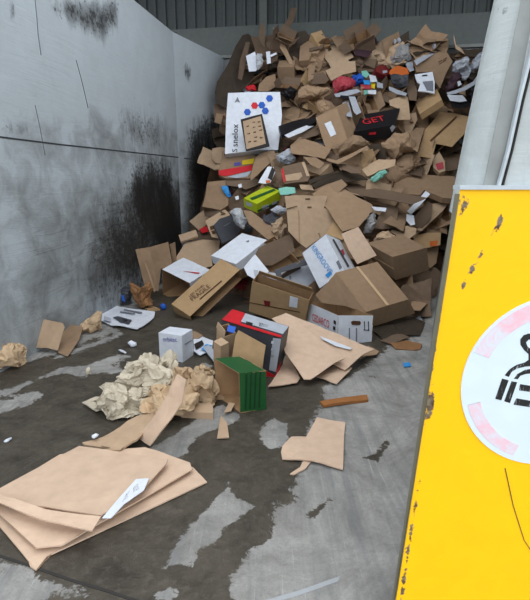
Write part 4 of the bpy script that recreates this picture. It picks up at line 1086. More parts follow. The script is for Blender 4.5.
CR('blue_wrapper', 'wrapper', 'bright blue wrapper above the green patterned box at left', T([(220, 408), (248, 402), (268, 450), (262, 468), (240, 450)], 5.3, 180, 110), 'sky', off=.3, depth=.1, cell=12, sub=3)
for i, (cx, cy, lb) in enumerate([(219.7, 184, 'small white square scrap left of the bright blue wrapper'), (240, 186, 'small white scrap right of the bright blue wrapper'), (237, 198, 'small white scrap below the bright blue wrapper')]):
    SH('white_scrap', 'paper scrap', lb, [(cx - 2, cy - 1.5), (cx + 1.5, cy - 2.5), (cx + 2, cy + 1), (cx - 1, cy + 2)], 'white', None, off=.35, amp=.005, cuts=0)
SH('magazine', 'magazine', 'white and black magazine with orange picture above the green patterned box', T([(425, 365), (465, 300), (495, 302), (505, 330), (480, 385), (455, 392), (415, 385)], 5.3, 180, 110), 'white', None, off=.3, amp=.008, decals=[('picture', T([(465, 360), (488, 300), (504, 318), (486, 372)], 5.3, 180, 110), 'ink'), ('picture', T([(455, 372), (480, 372), (478, 385), (456, 387)], 5.3, 180, 110), 'orange')])
CT('green_patterned_box', 'box', 'lime green patterned box in the left middle of the heap', (257, 204), (243.5, 198), (280.5, 191), (257.5, 213), off=.45, mat='lime', inner='lime', amp=.003, lm='lime green patterned box',
   decals=[('B', 'white_print', [(246, 201.5), (252, 204), (252, 207), (246, 205)], 'grey'), ('A', 'white_print', [(262, 206.5), (269, 204), (269, 208), (262, 210)], 'grey'), ('C', 'green_band', [(250, 198), (274, 188.5), (276, 190), (252, 200)], 'green'), ('A', 'green_band', [(258, 210), (279, 201), (279, 202.5), (258, 212)], 'green'), ('A', 'white_print', [(272, 203), (277, 200.5), (277, 203), (272, 205)], 'grey')])
SH('teal_tray', 'plastic tray', 'mint green plastic tray right of the lime green patterned box', T([(45, 415), (85, 408), (132, 412), (135, 440), (95, 448), (55, 450)], 5.3, 270, 110), 'teal', None, off=.3, amp=.01)
CR('white_bag', 'plastic bag', 'white crumpled bag under the right end of the lime green box', [(270, 210), (280, 206), (288, 209), (284, 214), (274, 213)], 'grey', off=.35, depth=.12, cell=10, sub=3)
CR('crumpled_wrapper', 'wrapper', 'dark crumpled litter with white bits below the lime green box', [(262, 216), (272, 212), (282, 217), (284, 226), (272, 232), (264, 224)], 'cgrey', off=.2, depth=.15, cell=12, sub=4)
CR('torn_cardboard', 'torn cardboard', 'small torn brown pieces left of the tall tan flattened carton', [(272, 224), (282, 219), (287, 228), (282, 238), (272, 234)], 'tan', off=.2, depth=.15, cell=11, sub=4)
SH('cardboard_sheet', 'cardboard sheet', 'long brown sheet behind the clean white carton', [(243, 210), (251, 211), (266, 222), (278, 230), (278, 241), (267, 239), (249, 224)], 'brown', None, off=.3, amp=.008)
CR('clear_bag', 'plastic bag', 'cloudy plastic bag above the clean white carton', [(230, 211), (241, 209), (248, 219), (243, 229), (238, 224), (233, 219)], 'film', off=.35, depth=.15, cell=6)
SH('black_faced_box', 'flattened box', 'black-faced box panel left of the cloudy plastic bag', T([(128, 322), (150, 298), (192, 285), (228, 345), (205, 370), (162, 392)], 3.786, 180, 140), 'cgrey', None, off=.35, amp=.006, th=.03, lm='black-faced box panel',
   decals=[('print_line', T([(165, 325), (190, 312), (191, 314), (166, 328)], 3.786, 180, 140), 'gink')])
SH('torn_flap', 'cardboard flap', 'tan flap with dark print left of the black-faced box panel', T([(95, 305), (170, 262), (190, 284), (150, 298), (135, 330), (152, 372), (120, 366)], 3.786, 180, 140), 'tan', None, off=.38, amp=.006,
   decals=[('print_mark', T([(112, 328), (126, 322), (130, 335), (116, 341)], 3.786, 180, 140), 'bink'), ('print_mark', T([(118, 345), (131, 341), (135, 352), (123, 356)], 3.786, 180, 140), 'bink')])
SH('red_scrap', 'wrapper', 'small red wrapper left of the tan flap with dark print', [(199, 229), (206, 226), (209, 231), (202, 233)], 'red', None, off=.25, amp=.01)
SH('cardboard_sheet', 'cardboard sheet', 'brown sheet under the small red wrapper near the left wall', [(190, 240), (198, 232), (212, 232), (221, 240), (216, 246), (200, 244)], 'dark', None, off=.15, amp=.012)
# ================================================================== middle
SH('cardboard_sheet', 'cardboard sheet', 'broad crushed brown sheet below the box with a white label', T([(108, 190), (155, 145), (240, 172), (325, 205), (290, 262), (200, 240), (110, 225)], 5.3, 270, 110), 'brown', (.1, -.5, .8), off=.3, amp=.02)
SH('torn_flap', 'cardboard flap', 'torn brown flap below the broad crushed brown sheet', T([(175, 250), (245, 255), (288, 282), (262, 312), (215, 290)], 5.3, 270, 110), 'brown', (-.1, -.7, .6), off=.33, amp=.015)
CT('open_shoe_box', 'box', 'small open brown carton with red inner rim in the left middle of the heap', (284, 183), (281.5, 168), (310, 178), (292, 176), off=.35, mat='brown', amp=.01) if False else \
SH('open_small_carton', 'box', 'small open brown carton with dark red rim in the left middle of the heap', T([(65, 300), (180, 272), (200, 300), (212, 352), (200, 378), (75, 392)], 5.3, 270, 110), 'dark', (0, -.75, .6), off=.3, amp=.008, th=.12, lm='small open carton with red rim',
   decals=[('red_rim', T([(60, 315), (70, 308), (82, 380), (72, 384)], 5.3, 270, 110), 'red'), ('bottom_panel', T([(80, 345), (165, 330), (172, 350), (150, 372), (85, 376)], 5.3, 270, 110), 'tan'), ('side_panel', T([(168, 278), (182, 276), (210, 350), (195, 352)], 5.3, 270, 110), 'tan')])
CR('white_bag', 'plastic bag', 'white plastic bag above the small open carton with dark red rim', T([(30, 250), (60, 225), (100, 208), (130, 255), (100, 280), (45, 282)], 5.3, 270, 110), 'grey', off=.3, depth=.2, cell=7)
CT('labelled_carton', 'box', 'upright brown carton with a blank white label in the upper middle', (337, 108), (315.5, 117.5), (347, 102), (348, 141), frame=(7.85, 7.85, 8.15, 7.72), mat='brown', amp=.005, lm='carton with blank white label',
   decals=[('B', 'white_label', T([(288, 72), (322, 58), (352, 128), (322, 142)], 5.3, 270, 110), 'white')])
CT('black_lettered_box', 'box', 'black box with red lettering in the upper right of the heap', (394, 125), (354, 132), (400, 108), (393, 137), frame=(7.85, 7.85, 8.25, 7.95), mat='black', inner='black', amp=.004, lm='black box with red lettering',
   texts=[('C', 'GET', (364, 124.5), (386, 120), 1.15, 'rink')],
   decals=[('B', 'white_label', [(390, 128), (393, 125), (395.5, 127), (392, 132.5)], 'grey'), ('B', 'red_mark', [(369, 133), (376, 132), (376, 134.2), (369, 135)], 'rink')])
CR('crumpled_cardboard', 'crumpled cardboard', 'big crumpled brown cardboard below the black box with red lettering', T([(110, 180), (160, 140), (250, 130), (300, 170), (310, 220), (240, 228), (170, 272), (130, 230)], 5.3, 360, 110), 'brown', off=.25, depth=.35, rough=.7, cell=4)
SH('cardboard_sheet', 'cardboard sheet', 'brown bent sheet right of the big crumpled brown cardboard', T([(245, 140), (300, 92), (342, 95), (325, 150), (305, 225), (250, 190)], 5.3, 360, 110), 'brown', None, off=.25, amp=.015)
SH('large_sheet', 'cardboard sheet', 'large brown sheet against the right wall with a long fold', [(453, 113), (474, 118), (466, 132), (452, 147), (436, 144), (432, 158), (417, 156), (425, 130), (440, 112)], 'ochre', (-.15, -.6, .7), off=.3, amp=.012, lm='large folded sheet by the right wall',
   decals=[('fold', [(430, 140), (456, 116), (457, 117), (431, 141.5)], 'bink')])
CT('tan_carton', 'box', 'tan flat carton left above the large folded sheet by the right wall', (419.5, 114.5), (415.5, 103.3), (442, 99.5), (422, 120), off=.35, mat='ochre', amp=.006, lm='tan flat carton at upper right')
CT('small_carton', 'box', 'small tan carton with pink mark right of the long printed carton top', (437, 171), (432, 161), (444, 163), (438, 173), off=.3, mat='tan', amp=.006) if False else \
SH('small_carton', 'box', 'small tan carton with pink mark above the right end of the long printed carton', T([(380, 270), (420, 220), (450, 275), (452, 320), (420, 335), (390, 305)], 5.3, 360, 110), 'tan', (-.2, -.7, .6), off=.35, amp=.006, th=.08, decals=[('pink_mark', T([(400, 285), (440, 275), (444, 308), (412, 318)], 5.3, 360, 110), 'rose')])
SH('cardboard_sheet', 'cardboard sheet', 'brown piece right of the small tan carton with pink mark', T([(450, 262), (512, 248), (524, 312), (452, 324)], 5.3, 360, 110), 'dark', None, off=.2, amp=.015)
SH('cardboard_sheet', 'cardboard sheet', 'curved light sheet left above the long printed carton', T([(10, 330), (55, 285), (100, 262), (190, 278), (185, 305), (100, 322), (40, 362)], 5.3, 360, 110), 'tan', None, off=.3, amp=.015, curl=.06)
CR('teal_wrapper', 'wrapper', 'pale teal wrapper left of the print on the long printed carton', T([(50, 372), (85, 340), (135, 312), (155, 328), (110, 360), (80, 384)], 5.3, 360, 110), 'teal', off=.35, depth=.1, cell=10)
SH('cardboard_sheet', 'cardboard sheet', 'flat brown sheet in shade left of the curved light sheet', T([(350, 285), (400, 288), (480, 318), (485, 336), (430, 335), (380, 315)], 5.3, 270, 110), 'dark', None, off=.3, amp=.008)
SH('long_strip', 'cardboard strip', 'long thin brown strip right of the broad crushed brown sheet', T([(290, 252), (350, 265), (420, 235), (515, 188), (520, 198), (430, 250), (360, 285), (300, 268)], 5.3, 270, 110), 'brown', None, off=.38, amp=.008)
CR('crumpled_cardboard', 'crumpled cardboard', 'crumpled brown cardboard below right of the carton with blank white label', T([(330, 190), (400, 165), (480, 142), (520, 172), (490, 200), (420, 225), (350, 240)], 5.3, 270, 110), 'brown', off=.25, depth=.3, rough=.7, cell=5)
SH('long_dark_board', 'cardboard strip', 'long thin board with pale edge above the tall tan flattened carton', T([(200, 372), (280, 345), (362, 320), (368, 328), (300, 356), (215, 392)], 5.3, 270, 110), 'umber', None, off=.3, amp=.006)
SH('dark_slab', 'cardboard sheet', 'dark sheet painted as the shade of a hollow gap in the heap', T([(215, 395), (300, 355), (370, 325), (480, 340), (520, 370), (400, 380), (330, 380), (240, 410)], 5.3, 270, 110), 'umber', None, off=.08, amp=.02)  # dark sheet stands in for the shade of the gap here
CT('small_carton', 'box', 'small flat brown box just above the mint green tray', (301, 190), (299.5, 184.5), (313, 187), (302, 191.5), off=.3, mat='brown', amp=.003) if False else \
SH('small_flat_box', 'box', 'small flat brown box just right above the mint green tray', T([(155, 395), (220, 398), (232, 425), (165, 420)], 5.3, 270, 110), 'tan', None, off=.3, amp=.004, th=.05)
SH('cardboard_sheet', 'cardboard sheet', 'brown triangular sheet above the slits of the tall tan flattened carton', T([(230, 425), (300, 395), (380, 365), (410, 395), (360, 440), (310, 460), (250, 440)], 5.3, 270, 110), 'brown', None, off=.18, amp=.015)
# ================================================================== upper left
SH('printed_white_board', 'printed box', 'big white panel with blue and red hexagons leaning in the upper left heap', [(228, 93), (254, 92), (280, 92), (282, 115), (278, 150), (262, 150), (225, 154), (226, 120)], 'white', (.0, -.9, .42), off=.55, amp=.003, th=.12, lm='white panel with hexagons',
   decals=[(('blue_hexagon' if k else 'red_hexagon'), [(x + 3.6 * math.cos(math.radians(a)), y + 3.6 * math.sin(math.radians(a))) for a in range(0, 360, 60)], 'blue' if k else 'red') for x, y, k in ((269.5, 98.3, 1), (261.8, 105, 1), (254.6, 105.5, 0), (265.3, 110.8, 1), (247.4, 112, 1))] +
          [('link_line', [(257.5, 104.8), (259, 104.8), (259, 105.6), (257.5, 105.6)], 'blue'), ('recycling_mark', [(234.5, 102.5), (237.5, 97), (240, 102.5), (237.4, 101)], 'gink')],
   texts=[('snelox', (237.6, 146.5), (238.2, 124), .95, 'ink'), ('S', (237.2, 152), (237.3, 149), .9, 'ink')])
SH('perforated_board', 'cardboard board', 'brown panel with rows of holes and dark border on the white hexagon panel', T([(321, 50), (378, 34), (435, 20), (455, 105), (475, 190), (415, 204), (350, 216), (335, 130)], 5.3, 180, 110), 'ink', (.0, -.9, .42), off=.72, amp=.002, th=.02, lm='perforated brown panel',
   decals=[('brown_face', T([(333, 60), (428, 32), (455, 178), (352, 208)], 5.3, 180, 110), 'tan')] +
          [('hole', [(x, y), (x + 3, y - .8), (x + 3.2, y + .5), (x + .6, y + 1.2)], 'bink') for x, y in ((246, 126), (252, 122), (257.5, 121.5), (252.5, 127), (258, 126), (247, 133.5), (253, 132), (259, 130), (248, 141.5), (254, 137), (259.5, 137.5), (253.5, 141))][:12])
SH('curved_dark_sheet', 'cardboard sheet', 'tall dark curved brown sheet left of and above the white hexagon panel', [(226, 108), (217, 103), (215, 92), (217, 82), (228, 64), (236, 45), (243, 34), (249, 32), (256, 39), (259, 60), (250, 84), (240, 92), (229, 93)], 'umber', (.3, -.85, .3), off=.35, amp=.03, curl=-.12, lm='tall dark curved sheet')
SH('curved_dark_sheet', 'cardboard sheet', 'inner rib of dark brown cardboard within the tall curved sheet', [(238, 78), (240, 60), (246, 42), (250, 42), (246, 62), (242, 80)], 'dark', (.3, -.85, .3), off=.5, amp=.02)
SH('white_card', 'white card', 'bright white card near the top of the tall dark curved sheet', [(246, 56), (255, 51.5), (258, 66), (256, 71), (249, 71.5)], 'white', (-.1, -.9, .3), off=.6, amp=.004)
CR('clear_wrap', 'plastic bag', 'clear plastic wrap right of the bright white card', [(256, 54), (262, 55), (263, 66), (257, 70)], 'film', off=.6, depth=.15, cell=9)
SH('white_tag', 'white card', 'small white tag below the tall leaning brown sheets', [(266, 52), (270, 51), (271, 63), (267, 64)], 'white', ('Y', 9.2, (0, -.9, .3)), amp=.004)
SH('white_tag', 'white card', 'thin white sliver right of the small white tag', [(270, 55), (276, 52.5), (277, 54), (271, 57)], 'white', ('Y', 9.2, (0, -.9, .3)), amp=.004, cuts=1)
SH('tall_brown_sheet', 'cardboard sheet', 'narrow tall brown sheet standing against the back wall at left', [(259, 50), (259, 30), (262, 22), (265, 28), (265, 50)], 'dark', ('Y', 9.55, (.1, -.97, .1)), amp=.02)
SH('tall_brown_sheet', 'cardboard sheet', 'tall slanting brown sheet rising highest against the back wall', [(270, 50), (272, 36), (280, 32), (288, 18), (291, 8), (297, 8), (294, 20), (284, 38), (276, 50)], 'dark', ('Y', 9.55, (.1, -.97, .1)), amp=.03, lm='highest slanting sheet')
SH('tall_brown_sheet', 'cardboard sheet', 'wide dim brown sheet leaning on the back wall behind the tan carton', [(286, 60), (284, 45), (292, 34), (305, 30), (313, 40), (310, 62), (300, 70)], 'umber', ('Y', 9.5, (-.1, -.97, .2)), amp=.03)
SH('bent_strip', 'cardboard strip', 'curved light brown strip rising left of the wide dim sheet', [(280, 40), (284, 43), (290, 56), (295, 66), (291, 67), (284, 54), (280, 48)], 'brown', ('Y', 9.3, (0, -.95, .2)), amp=.01)
CT('brown_carton', 'box', 'brown carton in front of the back wall right of the white tag', (294, 67), (277, 67.5), (296, 60), (295, 88), off=.4, mat='brown', amp=.006, lm='brown carton near the back wall')
SH('cardboard_sheet', 'cardboard sheet', 'dim brown piece left of the brown carton near the back wall', [(259, 84), (266, 77), (275, 74), (277, 86), (268, 91), (258, 91)], 'brown', None, off=.2, amp=.015)
CR('red_wrapper', 'wrapper', 'red wrapper above the top edge of the white hexagon panel', [(246, 88), (252, 85), (257, 86), (256, 91), (248, 91.5)], 'red', off=.3, depth=.1, cell=12, sub=3)
SH('dim_carton', 'cardboard sheet', 'crushed brown piece in the gap beneath the tall curved sheet', [(214, 104), (222, 104), (227, 110), (225, 124), (214, 118)], 'dark', None, off=.1, amp=.02)
CR('black_bag', 'plastic bag', 'black plastic bag right of the top corner of the white hexagon panel', [(282, 93), (291, 88), (297, 91), (295, 98), (286, 99)], 'black', off=.3, depth=.25, cell=6)
SH('jagged_cardboard', 'cardboard board', 'jagged brown cardboard with finger-like cut edges near the back wall', T([(108, 125), (140, 118), (152, 142), (170, 130), (152, 108), (190, 93), (210, 117), (220, 112), (205, 82), (230, 72), (262, 130), (285, 170), (252, 185), (262, 192), (292, 190), (298, 245), (230, 262), (165, 295), (135, 242), (165, 228), (150, 200), (125, 165)], 5.3, 300, 25), 'tan', None, off=.35, amp=.008, lm='jagged cut cardboard', cuts=1)
SH('plum_tray', 'dark card', 'dark plum chevron-shaped card right of the jagged cut cardboard', T([(290, 125), (350, 135), (375, 92), (400, 55), (412, 92), (398, 128), (358, 170), (290, 160)], 5.3, 300, 25), 'plum', None, off=.3, amp=.008, lm='plum chevron card')
CT('taupe_carton', 'box', 'dark taupe carton under the plum chevron-shaped card', (385, 69), (362, 70), (377, 58), (378, 80), off=.3, mat='dark', amp=.006) if False else \
SH('taupe_carton', 'box', 'dark taupe carton under the plum chevron-shaped card', T([(325, 215), (345, 180), (408, 180), (388, 248), (330, 250)], 5.3, 300, 25), 'dark', None, off=.3, amp=.006, th=.1)
SH('red_box', 'box', 'dull red box right of the taupe carton near the top', T([(402, 245), (405, 222), (430, 210), (492, 222), (500, 262), (450, 268)], 5.3, 300, 25), 'dred', None, off=.3, amp=.005, th=.08, lm='dull red box', decals=[('white_spot', T([(438, 242), (462, 240), (464, 252), (440, 256)], 5.3, 300, 25), 'grey')])
CR('pink_bag', 'plastic bag', 'dull pink crumpled bag below the jagged cut cardboard', T([(175, 300), (205, 285), (270, 285), (290, 300), (272, 330), (190, 355)], 5.3, 300, 25), 'rose', off=.3, depth=.2, cell=6, lm='dull pink bag')
CR('blue_bag', 'plastic bag', 'bright blue crumpled bag right of the dull pink bag', T([(280, 262), (318, 252), (335, 308), (295, 318)], 5.3, 300, 25), 'blue', off=.35, depth=.2, cell=7, lm='bright blue bag')
for i, (q, mt, lb) in enumerate([
        ([(325, 245), (350, 240), (368, 262), (350, 280), (330, 268)], 'teal', 'pale teal leaflet at the top right of the bright blue bag'),
        ([(365, 262), (400, 268), (410, 300), (375, 300)], 'white', 'small white leaflet right of the pale teal one'),
        ([(335, 290), (375, 295), (372, 318), (340, 315)], 'sky', 'small light blue leaflet right of the bright blue bag'),
        ([(320, 318), (370, 310), (380, 335), (325, 340)], 'rose', 'pink printed wrapper below the small blue leaflet'),
        ([(360, 345), (402, 345), (402, 368), (362, 365)], 'white', 'small white ticket below the pink printed wrapper'),
        ([(375, 300), (400, 305), (395, 335), (378, 330)], 'yellow', 'tiny yellowish wrapper right of the pink printed wrapper'),
        ([(340, 345), (360, 345), (362, 365), (338, 372)], 'teal', 'tiny teal wrapper left of the small white ticket'),
        ([(405, 300), (440, 310), (440, 335), (410, 330)], 'grey', 'tiny grey wrapper below the dull red box')]):
    SH('printed_leaflet', 'leaflet', lb, T(q, 5.3, 300, 25), mt, None, off=.4, amp=.012)
SH('brown_strip', 'cardboard strip', 'upright brown strip left of the jagged cut cardboard', T([(42, 300), (45, 190), (65, 155), (88, 165), (85, 200), (70, 285)], 5.3, 300, 25), 'brown', None, off=.3, amp=.01)
SH('cardboard_sheet', 'cardboard sheet', 'dark brown piece under the jagged cut cardboard', T([(60, 262), (125, 248), (155, 290), (130, 312), (60, 312)], 5.3, 300, 25), 'dark', None, off=.25, amp=.015)
CT('brown_carton', 'box', 'brown carton above left of the upright brown strip near the back wall', (318, 52), (303, 46), (320, 44), (316, 60), off=.35, mat='brown', amp=.01) if False else \
SH('brown_carton', 'box', 'brown carton above left of the upright strip near the back wall', T([(-5, 190), (0, 112), (42, 84), (75, 100), (106, 126), (95, 150), (60, 150), (45, 185)], 5.3, 300, 25), 'brown', None, off=.3, amp=.01, th=.1)
CR('crumpled_cardboard', 'crumpled cardboard', 'wide crumpled brown cardboard above the carton with blank white label', T([(-10, 345), (30, 320), (100, 328), (172, 345), (140, 372), (100, 392), (30, 408), (-10, 400)], 5.3, 300, 25), 'brown', off=.3, depth=.3, rough=.7, cell=4)
SH('grey_card', 'white card', 'pale grey card above the carton with blank white label', T([(225, 412), (258, 400), (278, 488), (248, 482)], 5.3, 300, 25), 'grey', None, off=.35, amp=.006)
SH('grey_card', 'white card', 'longer pale grey card left of the black box with red lettering', T([(258, 378), (292, 380), (325, 462), (300, 475), (285, 460)], 5.3, 300, 25), 'grey', None, off=.4, amp=.01)
SH('black_strip', 'dark card', 'long dark strip with grey edge above the black box with red lettering', T([(215, 372), (330, 375), (390, 380), (385, 392), (270, 392), (210, 385)], 5.3, 300, 25), 'black', None, off=.3, amp=.01)
SH('grey_strip', 'white card', 'grey-white bent strip below the dull pink bag', T([(180, 365), (240, 350), (300, 340), (325, 350), (250, 375), (190, 380)], 5.3, 300, 25), 'grey', None, off=.35, amp=.015)
SH('tv_box', 'dark card', 'dark flat box lying above the broad crushed brown sheet', T([(45, 85), (120, 60), (200, 45), (246, 30), (248, 62), (160, 98), (100, 118), (60, 135)], 5.3, 270, 110), 'black', None, off=.35, amp=.006, th=.06, lm='dark flat box')
SH('white_edge_board', 'white card', 'white tapering card on the dark flat box', T([(78, 132), (150, 98), (230, 68), (240, 80), (170, 118), (100, 146)], 5.3, 270, 110), 'white', None, off=.45, amp=.005)
SH('cardboard_sheet', 'cardboard sheet', 'dim brown sheet under the white tapering card', T([(100, 148), (170, 118), (245, 88), (262, 125), (200, 150), (130, 160)], 5.3, 270, 110), 'dark', None, off=.25, amp=.015)
# ================================================================== upper right
SH('flattened_carton', 'flattened box', 'big brown carton panel with faint writing at the upper right', T([(135, 215), (210, 165), (282, 113), (332, 192), (300, 250), (265, 335), (240, 300), (228, 248), (140, 250)], 5.3, 390, 25), 'brown', (0, -.8, .55), off=.35, amp=.008, th=.05, lm='big panel with faint writing',
   decals=[('pen_mark', T([(255, 195), (275, 185), (276, 188), (256, 199)], 5.3, 390, 25), 'bink'), ('pen_mark', T([(280, 185), (302, 170), (303, 174), (281, 189)], 5.3, 390, 25), 'bink'), ('pen_mark', T([(262, 205), (300, 182), (301, 184), (263, 208)], 5.3, 390, 25), 'bink')])
SH('white_frame_card', 'white card', 'white window-framed box below the big panel with faint writing', T([(130, 262), (225, 247), (237, 300), (236, 362), (188, 352), (148, 350), (160, 312), (142, 300)], 5.3, 390, 25), 'white', None, off=.45, amp=.005, th=.02, lm='white window-framed box',
   decals=[('window', T([(172, 300), (228, 295), (230, 350), (195, 345)], 5.3, 390, 25), 'gink'), ('slot', T([(170, 265), (198, 262), (198, 268), (170, 271)], 5.3, 390, 25), 'ink')])
SH('white_strip', 'white card', 'pale strip along the top left edge of the big panel with writing', T([(128, 188), (180, 160), (225, 138), (238, 150), (190, 180), (140, 212)], 5.3, 390, 25), 'grey', None, off=.4, amp=.006)
CR('silver_bag', 'plastic bag', 'silvery film bag left of the pale strip near the back wall', T([(20, 150), (55, 130), (98, 105), (108, 180), (62, 210), (15, 212)], 5.3, 390, 25), 'silver', off=.3, depth=.25, cell=7, lm='silvery bag at the top')
SH('orange_piece', 'dark card', 'rusty orange card below the silvery bag near the top', T([(-5, 255), (0, 240), (40, 215), (92, 228), (102, 258), (62, 270), (10, 268)], 5.3, 390, 25), 'orange', None, off=.35, amp=.01, lm='rusty orange card')
SH('pink_edge', 'wrapper', 'dull pinkish wrapper right of the rusty orange card', T([(82, 200), (120, 190), (128, 240), (105, 250), (92, 226)], 5.3, 390, 25), 'grey', None, off=.33, amp=.02)
CR('dark_bag', 'plastic bag', 'charcoal plastic bag below the rusty orange card', T([(5, 282), (40, 268), (82, 272), (92, 330), (50, 335), (10, 322)], 5.3, 390, 25), 'cgrey', off=.3, depth=.25, cell=7)
SH('grey_strip', 'white card', 'narrow pale strip under the charcoal plastic bag', T([(-5, 325), (30, 338), (90, 362), (85, 375), (40, 365), (-5, 345)], 5.3, 390, 25), 'grey', None, off=.38, amp=.006)
SH('tan_sheet', 'cardboard sheet', 'tan folded sheet right of the black box with red lettering', T([(-5, 400), (35, 385), (70, 372), (96, 382), (108, 500), (40, 502), (40, 440), (0, 425)], 5.3, 390, 25), 'tan', None, off=.3, amp=.01, lm='tan folded sheet')
SH('cardboard_sheet', 'cardboard sheet', 'reddish-brown piece left of the white window-framed box', T([(85, 290), (125, 285), (145, 350), (140, 400), (100, 395), (88, 340)], 5.3, 390, 25), 'dark', None, off=.25, amp=.015)
CR('white_foam', 'plastic bag', 'large whitish crumpled bag at the far upper right', T([(335, 195), (370, 190), (412, 180), (418, 260), (395, 282), (360, 262), (340, 228)], 5.3, 390, 25), 'grey', off=.3, depth=.3, cell=5, lm='large whitish bag')
CR('white_foam', 'plastic bag', 'narrow whitish bag right of the large whitish bag by the wall', T([(428, 238), (450, 182), (478, 168), (492, 198), (452, 242)], 5.3, 390, 25), 'grey', off=.3, depth=.25, cell=6)
SH('white_strip', 'white card', 'long curved white strip along the right wall below the whitish bags', T([(300, 358), (345, 345), (385, 330), (440, 300), (470, 255), (478, 262), (450, 315), (400, 345), (350, 362), (310, 370)], 5.3, 390, 25), 'grey', None, off=.38, amp=.006, cuts=1)
SH('grey_plate', 'white card', 'flat grey-white card above the large folded sheet by the right wall', T([(303, 370), (385, 372), (407, 402), (370, 408), (320, 400)], 5.3, 390, 25), 'white', None, off=.42, amp=.004, lm='flat grey-white card')
SH('black_tray', 'dark card', 'black tray beneath the flat grey-white card', T([(318, 402), (372, 410), (410, 404), (440, 420), (400, 440), (330, 440)], 5.3, 390, 25), 'black', None, off=.33, amp=.012)
CR('dark_bag', 'plastic bag', 'dark bag between the big written panel and whitish bags', T([(300, 300), (330, 270), (365, 275), (360, 330), (300, 350)], 5.3, 390, 25), 'plum', off=.2, depth=.25, cell=6)
CR('dark_bag', 'plastic bag', 'black bag against the right wall below the narrow whitish bag', T([(405, 330), (445, 310), (452, 380), (425, 400), (405, 372)], 5.3, 390, 25), 'black', off=.2, depth=.25, cell=6)
SH('small_white_scrap', 'paper scrap', 'small white scrap left of the long curved white strip', T([(358, 300), (372, 295), (380, 315), (362, 325)], 5.3, 390, 25), 'white', None, off=.4, amp=.004, cuts=1)
for i, (x, y, lb) in enumerate([(395, 42, 'small pale scrap at the very top of the heap near the silvery bag'), (399, 41, 'tiny white scrap at the very top of the heap'), (393, 55, 'pale plastic scrap left of the silvery bag'), (434, 46, 'tiny light scrap above the big panel with faint writing')]):
    CR('pale_scrap', 'paper scrap', lb, [(x - 2, y - 1), (x, y - 3), (x + 2, y), (x, y + 3)], 'grey', off=.3, depth=.08, sub=2, cell=12, rough=.5)
SH('cardboard_sheet', 'cardboard sheet', 'dim brown sheet standing at the top centre right against the back wall', T([(60, 55), (100, 30), (106, 100), (60, 130), (20, 150), (0, 130)], 5.3, 390, 25), 'umber', ('Y', 9.3, (0, -.95, .3)), amp=.02)
# ------------------------------------------------------------------ the rest of the heap, piece by piece
def inside(x, y, poly):
    r = False
    for (x0, y0), (x1, y1) in zip(poly, poly[1:] + poly[:1]):
        if (y0 > y) != (y1 > y) and x < (x1 - x0) * (y - y0) / (y1 - y0) + x0: r = not r
    return r
def area(poly): return abs(sum(a[0] * b[1] - b[0] * a[1] for a, b in zip(poly, poly[1:] + poly[:1]))) / 2
PILE = [(214, 104), (218, 88), (238, 52), (262, 48), (300, 44), (340, 44), (385, 50), (430, 44), (486, 60), (470, 130), (452, 200), (436, 270), (430, 320),
        (385, 322), (300, 310), (250, 300), (205, 290), (185, 250), (203, 215), (214, 180), (220, 140)]
LM = []
for poly, lm in HAND:
    if lm: LM.append((sum(p[0] for p in poly) / len(poly), sum(p[1] for p in poly) / len(poly), lm))
# prototypes with their own parts, copied below
def proto_open(mat, flapm, seed, w=.36, d=.28, h=.22):
    P = Vector((-w / 2, -d / 2, 0)); e = [Vector((w, 0, 0)), Vector((0, d, 0)), Vector((0, 0, h))]
    v, f, mi = carton_mesh(P, e, ('c',), amp=.02, seed=seed, sub=4)
    body = (v, f, mi, [mat, 'inner']); fls = []
    rs = random.Random(seed)
    for (s0, ed, out) in ((P + e[2], e[0], Vector((0, -1, 0))), (P + e[2] + e[1], e[0], Vector((0, 1, 0))), (P + e[2], e[1], Vector((-1, 0, 0))), (P + e[2] + e[0], e[1], Vector((1, 0, 0)))):
        t = math.radians(rs.uniform(-30, 75)); dv = out * math.cos(t) + Vector((0, 0, 1)) * math.sin(t)
        q = [s0, s0 + ed, s0 + ed * .95 + dv * .15, s0 + ed * .05 + dv * .15]
        n = ed.cross(dv).normalized()
        fls.append(slab_bm(q, n, .006, .01, 4, 2, seed)[:2])
    return body, fls
KINDS = []
def reg(name, cat, word, build, size, mats): KINDS.append(dict(name=name, cat=cat, word=word, build=build, size=size, mats=mats))
MESH = {}
def cached(key, fn):
    if key not in MESH: MESH[key] = fn()
    return MESH[key]
def mesh_of(nm, v, f, mats, mi=None):
    me = bpy.data.meshes.new(nm); me.from_pydata([tuple(x) for x in v], [], f)
    for m_ in mats: me.materials.append(M[m_])
    if mi: me.polygons.foreach_set('material_index', mi)
    me.validate(); me.update(); return me
def sheet_mesh(seed, mat, nm, bend=True, rag=.12, w=.5, h=.36, amp=.03):
    rs = random.Random(seed); n = Vector((0, 0, 1)); pts = []
    base = [(-w / 2, -h / 2), (0, -h / 2), (w / 2, -h / 2), (w / 2, 0), (w / 2, h / 2), (w * .1, h / 2), (-w / 2, h / 2), (-w / 2, h * .1)]
    for x, y in base: pts.append(Vector((x + rs.uniform(-rag, rag) * w, y + rs.uniform(-rag, rag) * h, 0)))
    v, f, k = slab_bm(pts, n, .008, amp, 5, 3, seed * 3.1)
    if bend:
        a = rs.uniform(.25, .9) * rs.choice((-1, 1)); x0 = rs.uniform(-.1, .1)
        v = [Vector((x0 + (p.x - x0) * math.cos(a), p.y, p.z + (p.x - x0) * math.sin(a))) if p.x > x0 else p for p in v]
    return mesh_of(nm, v, f, [mat])
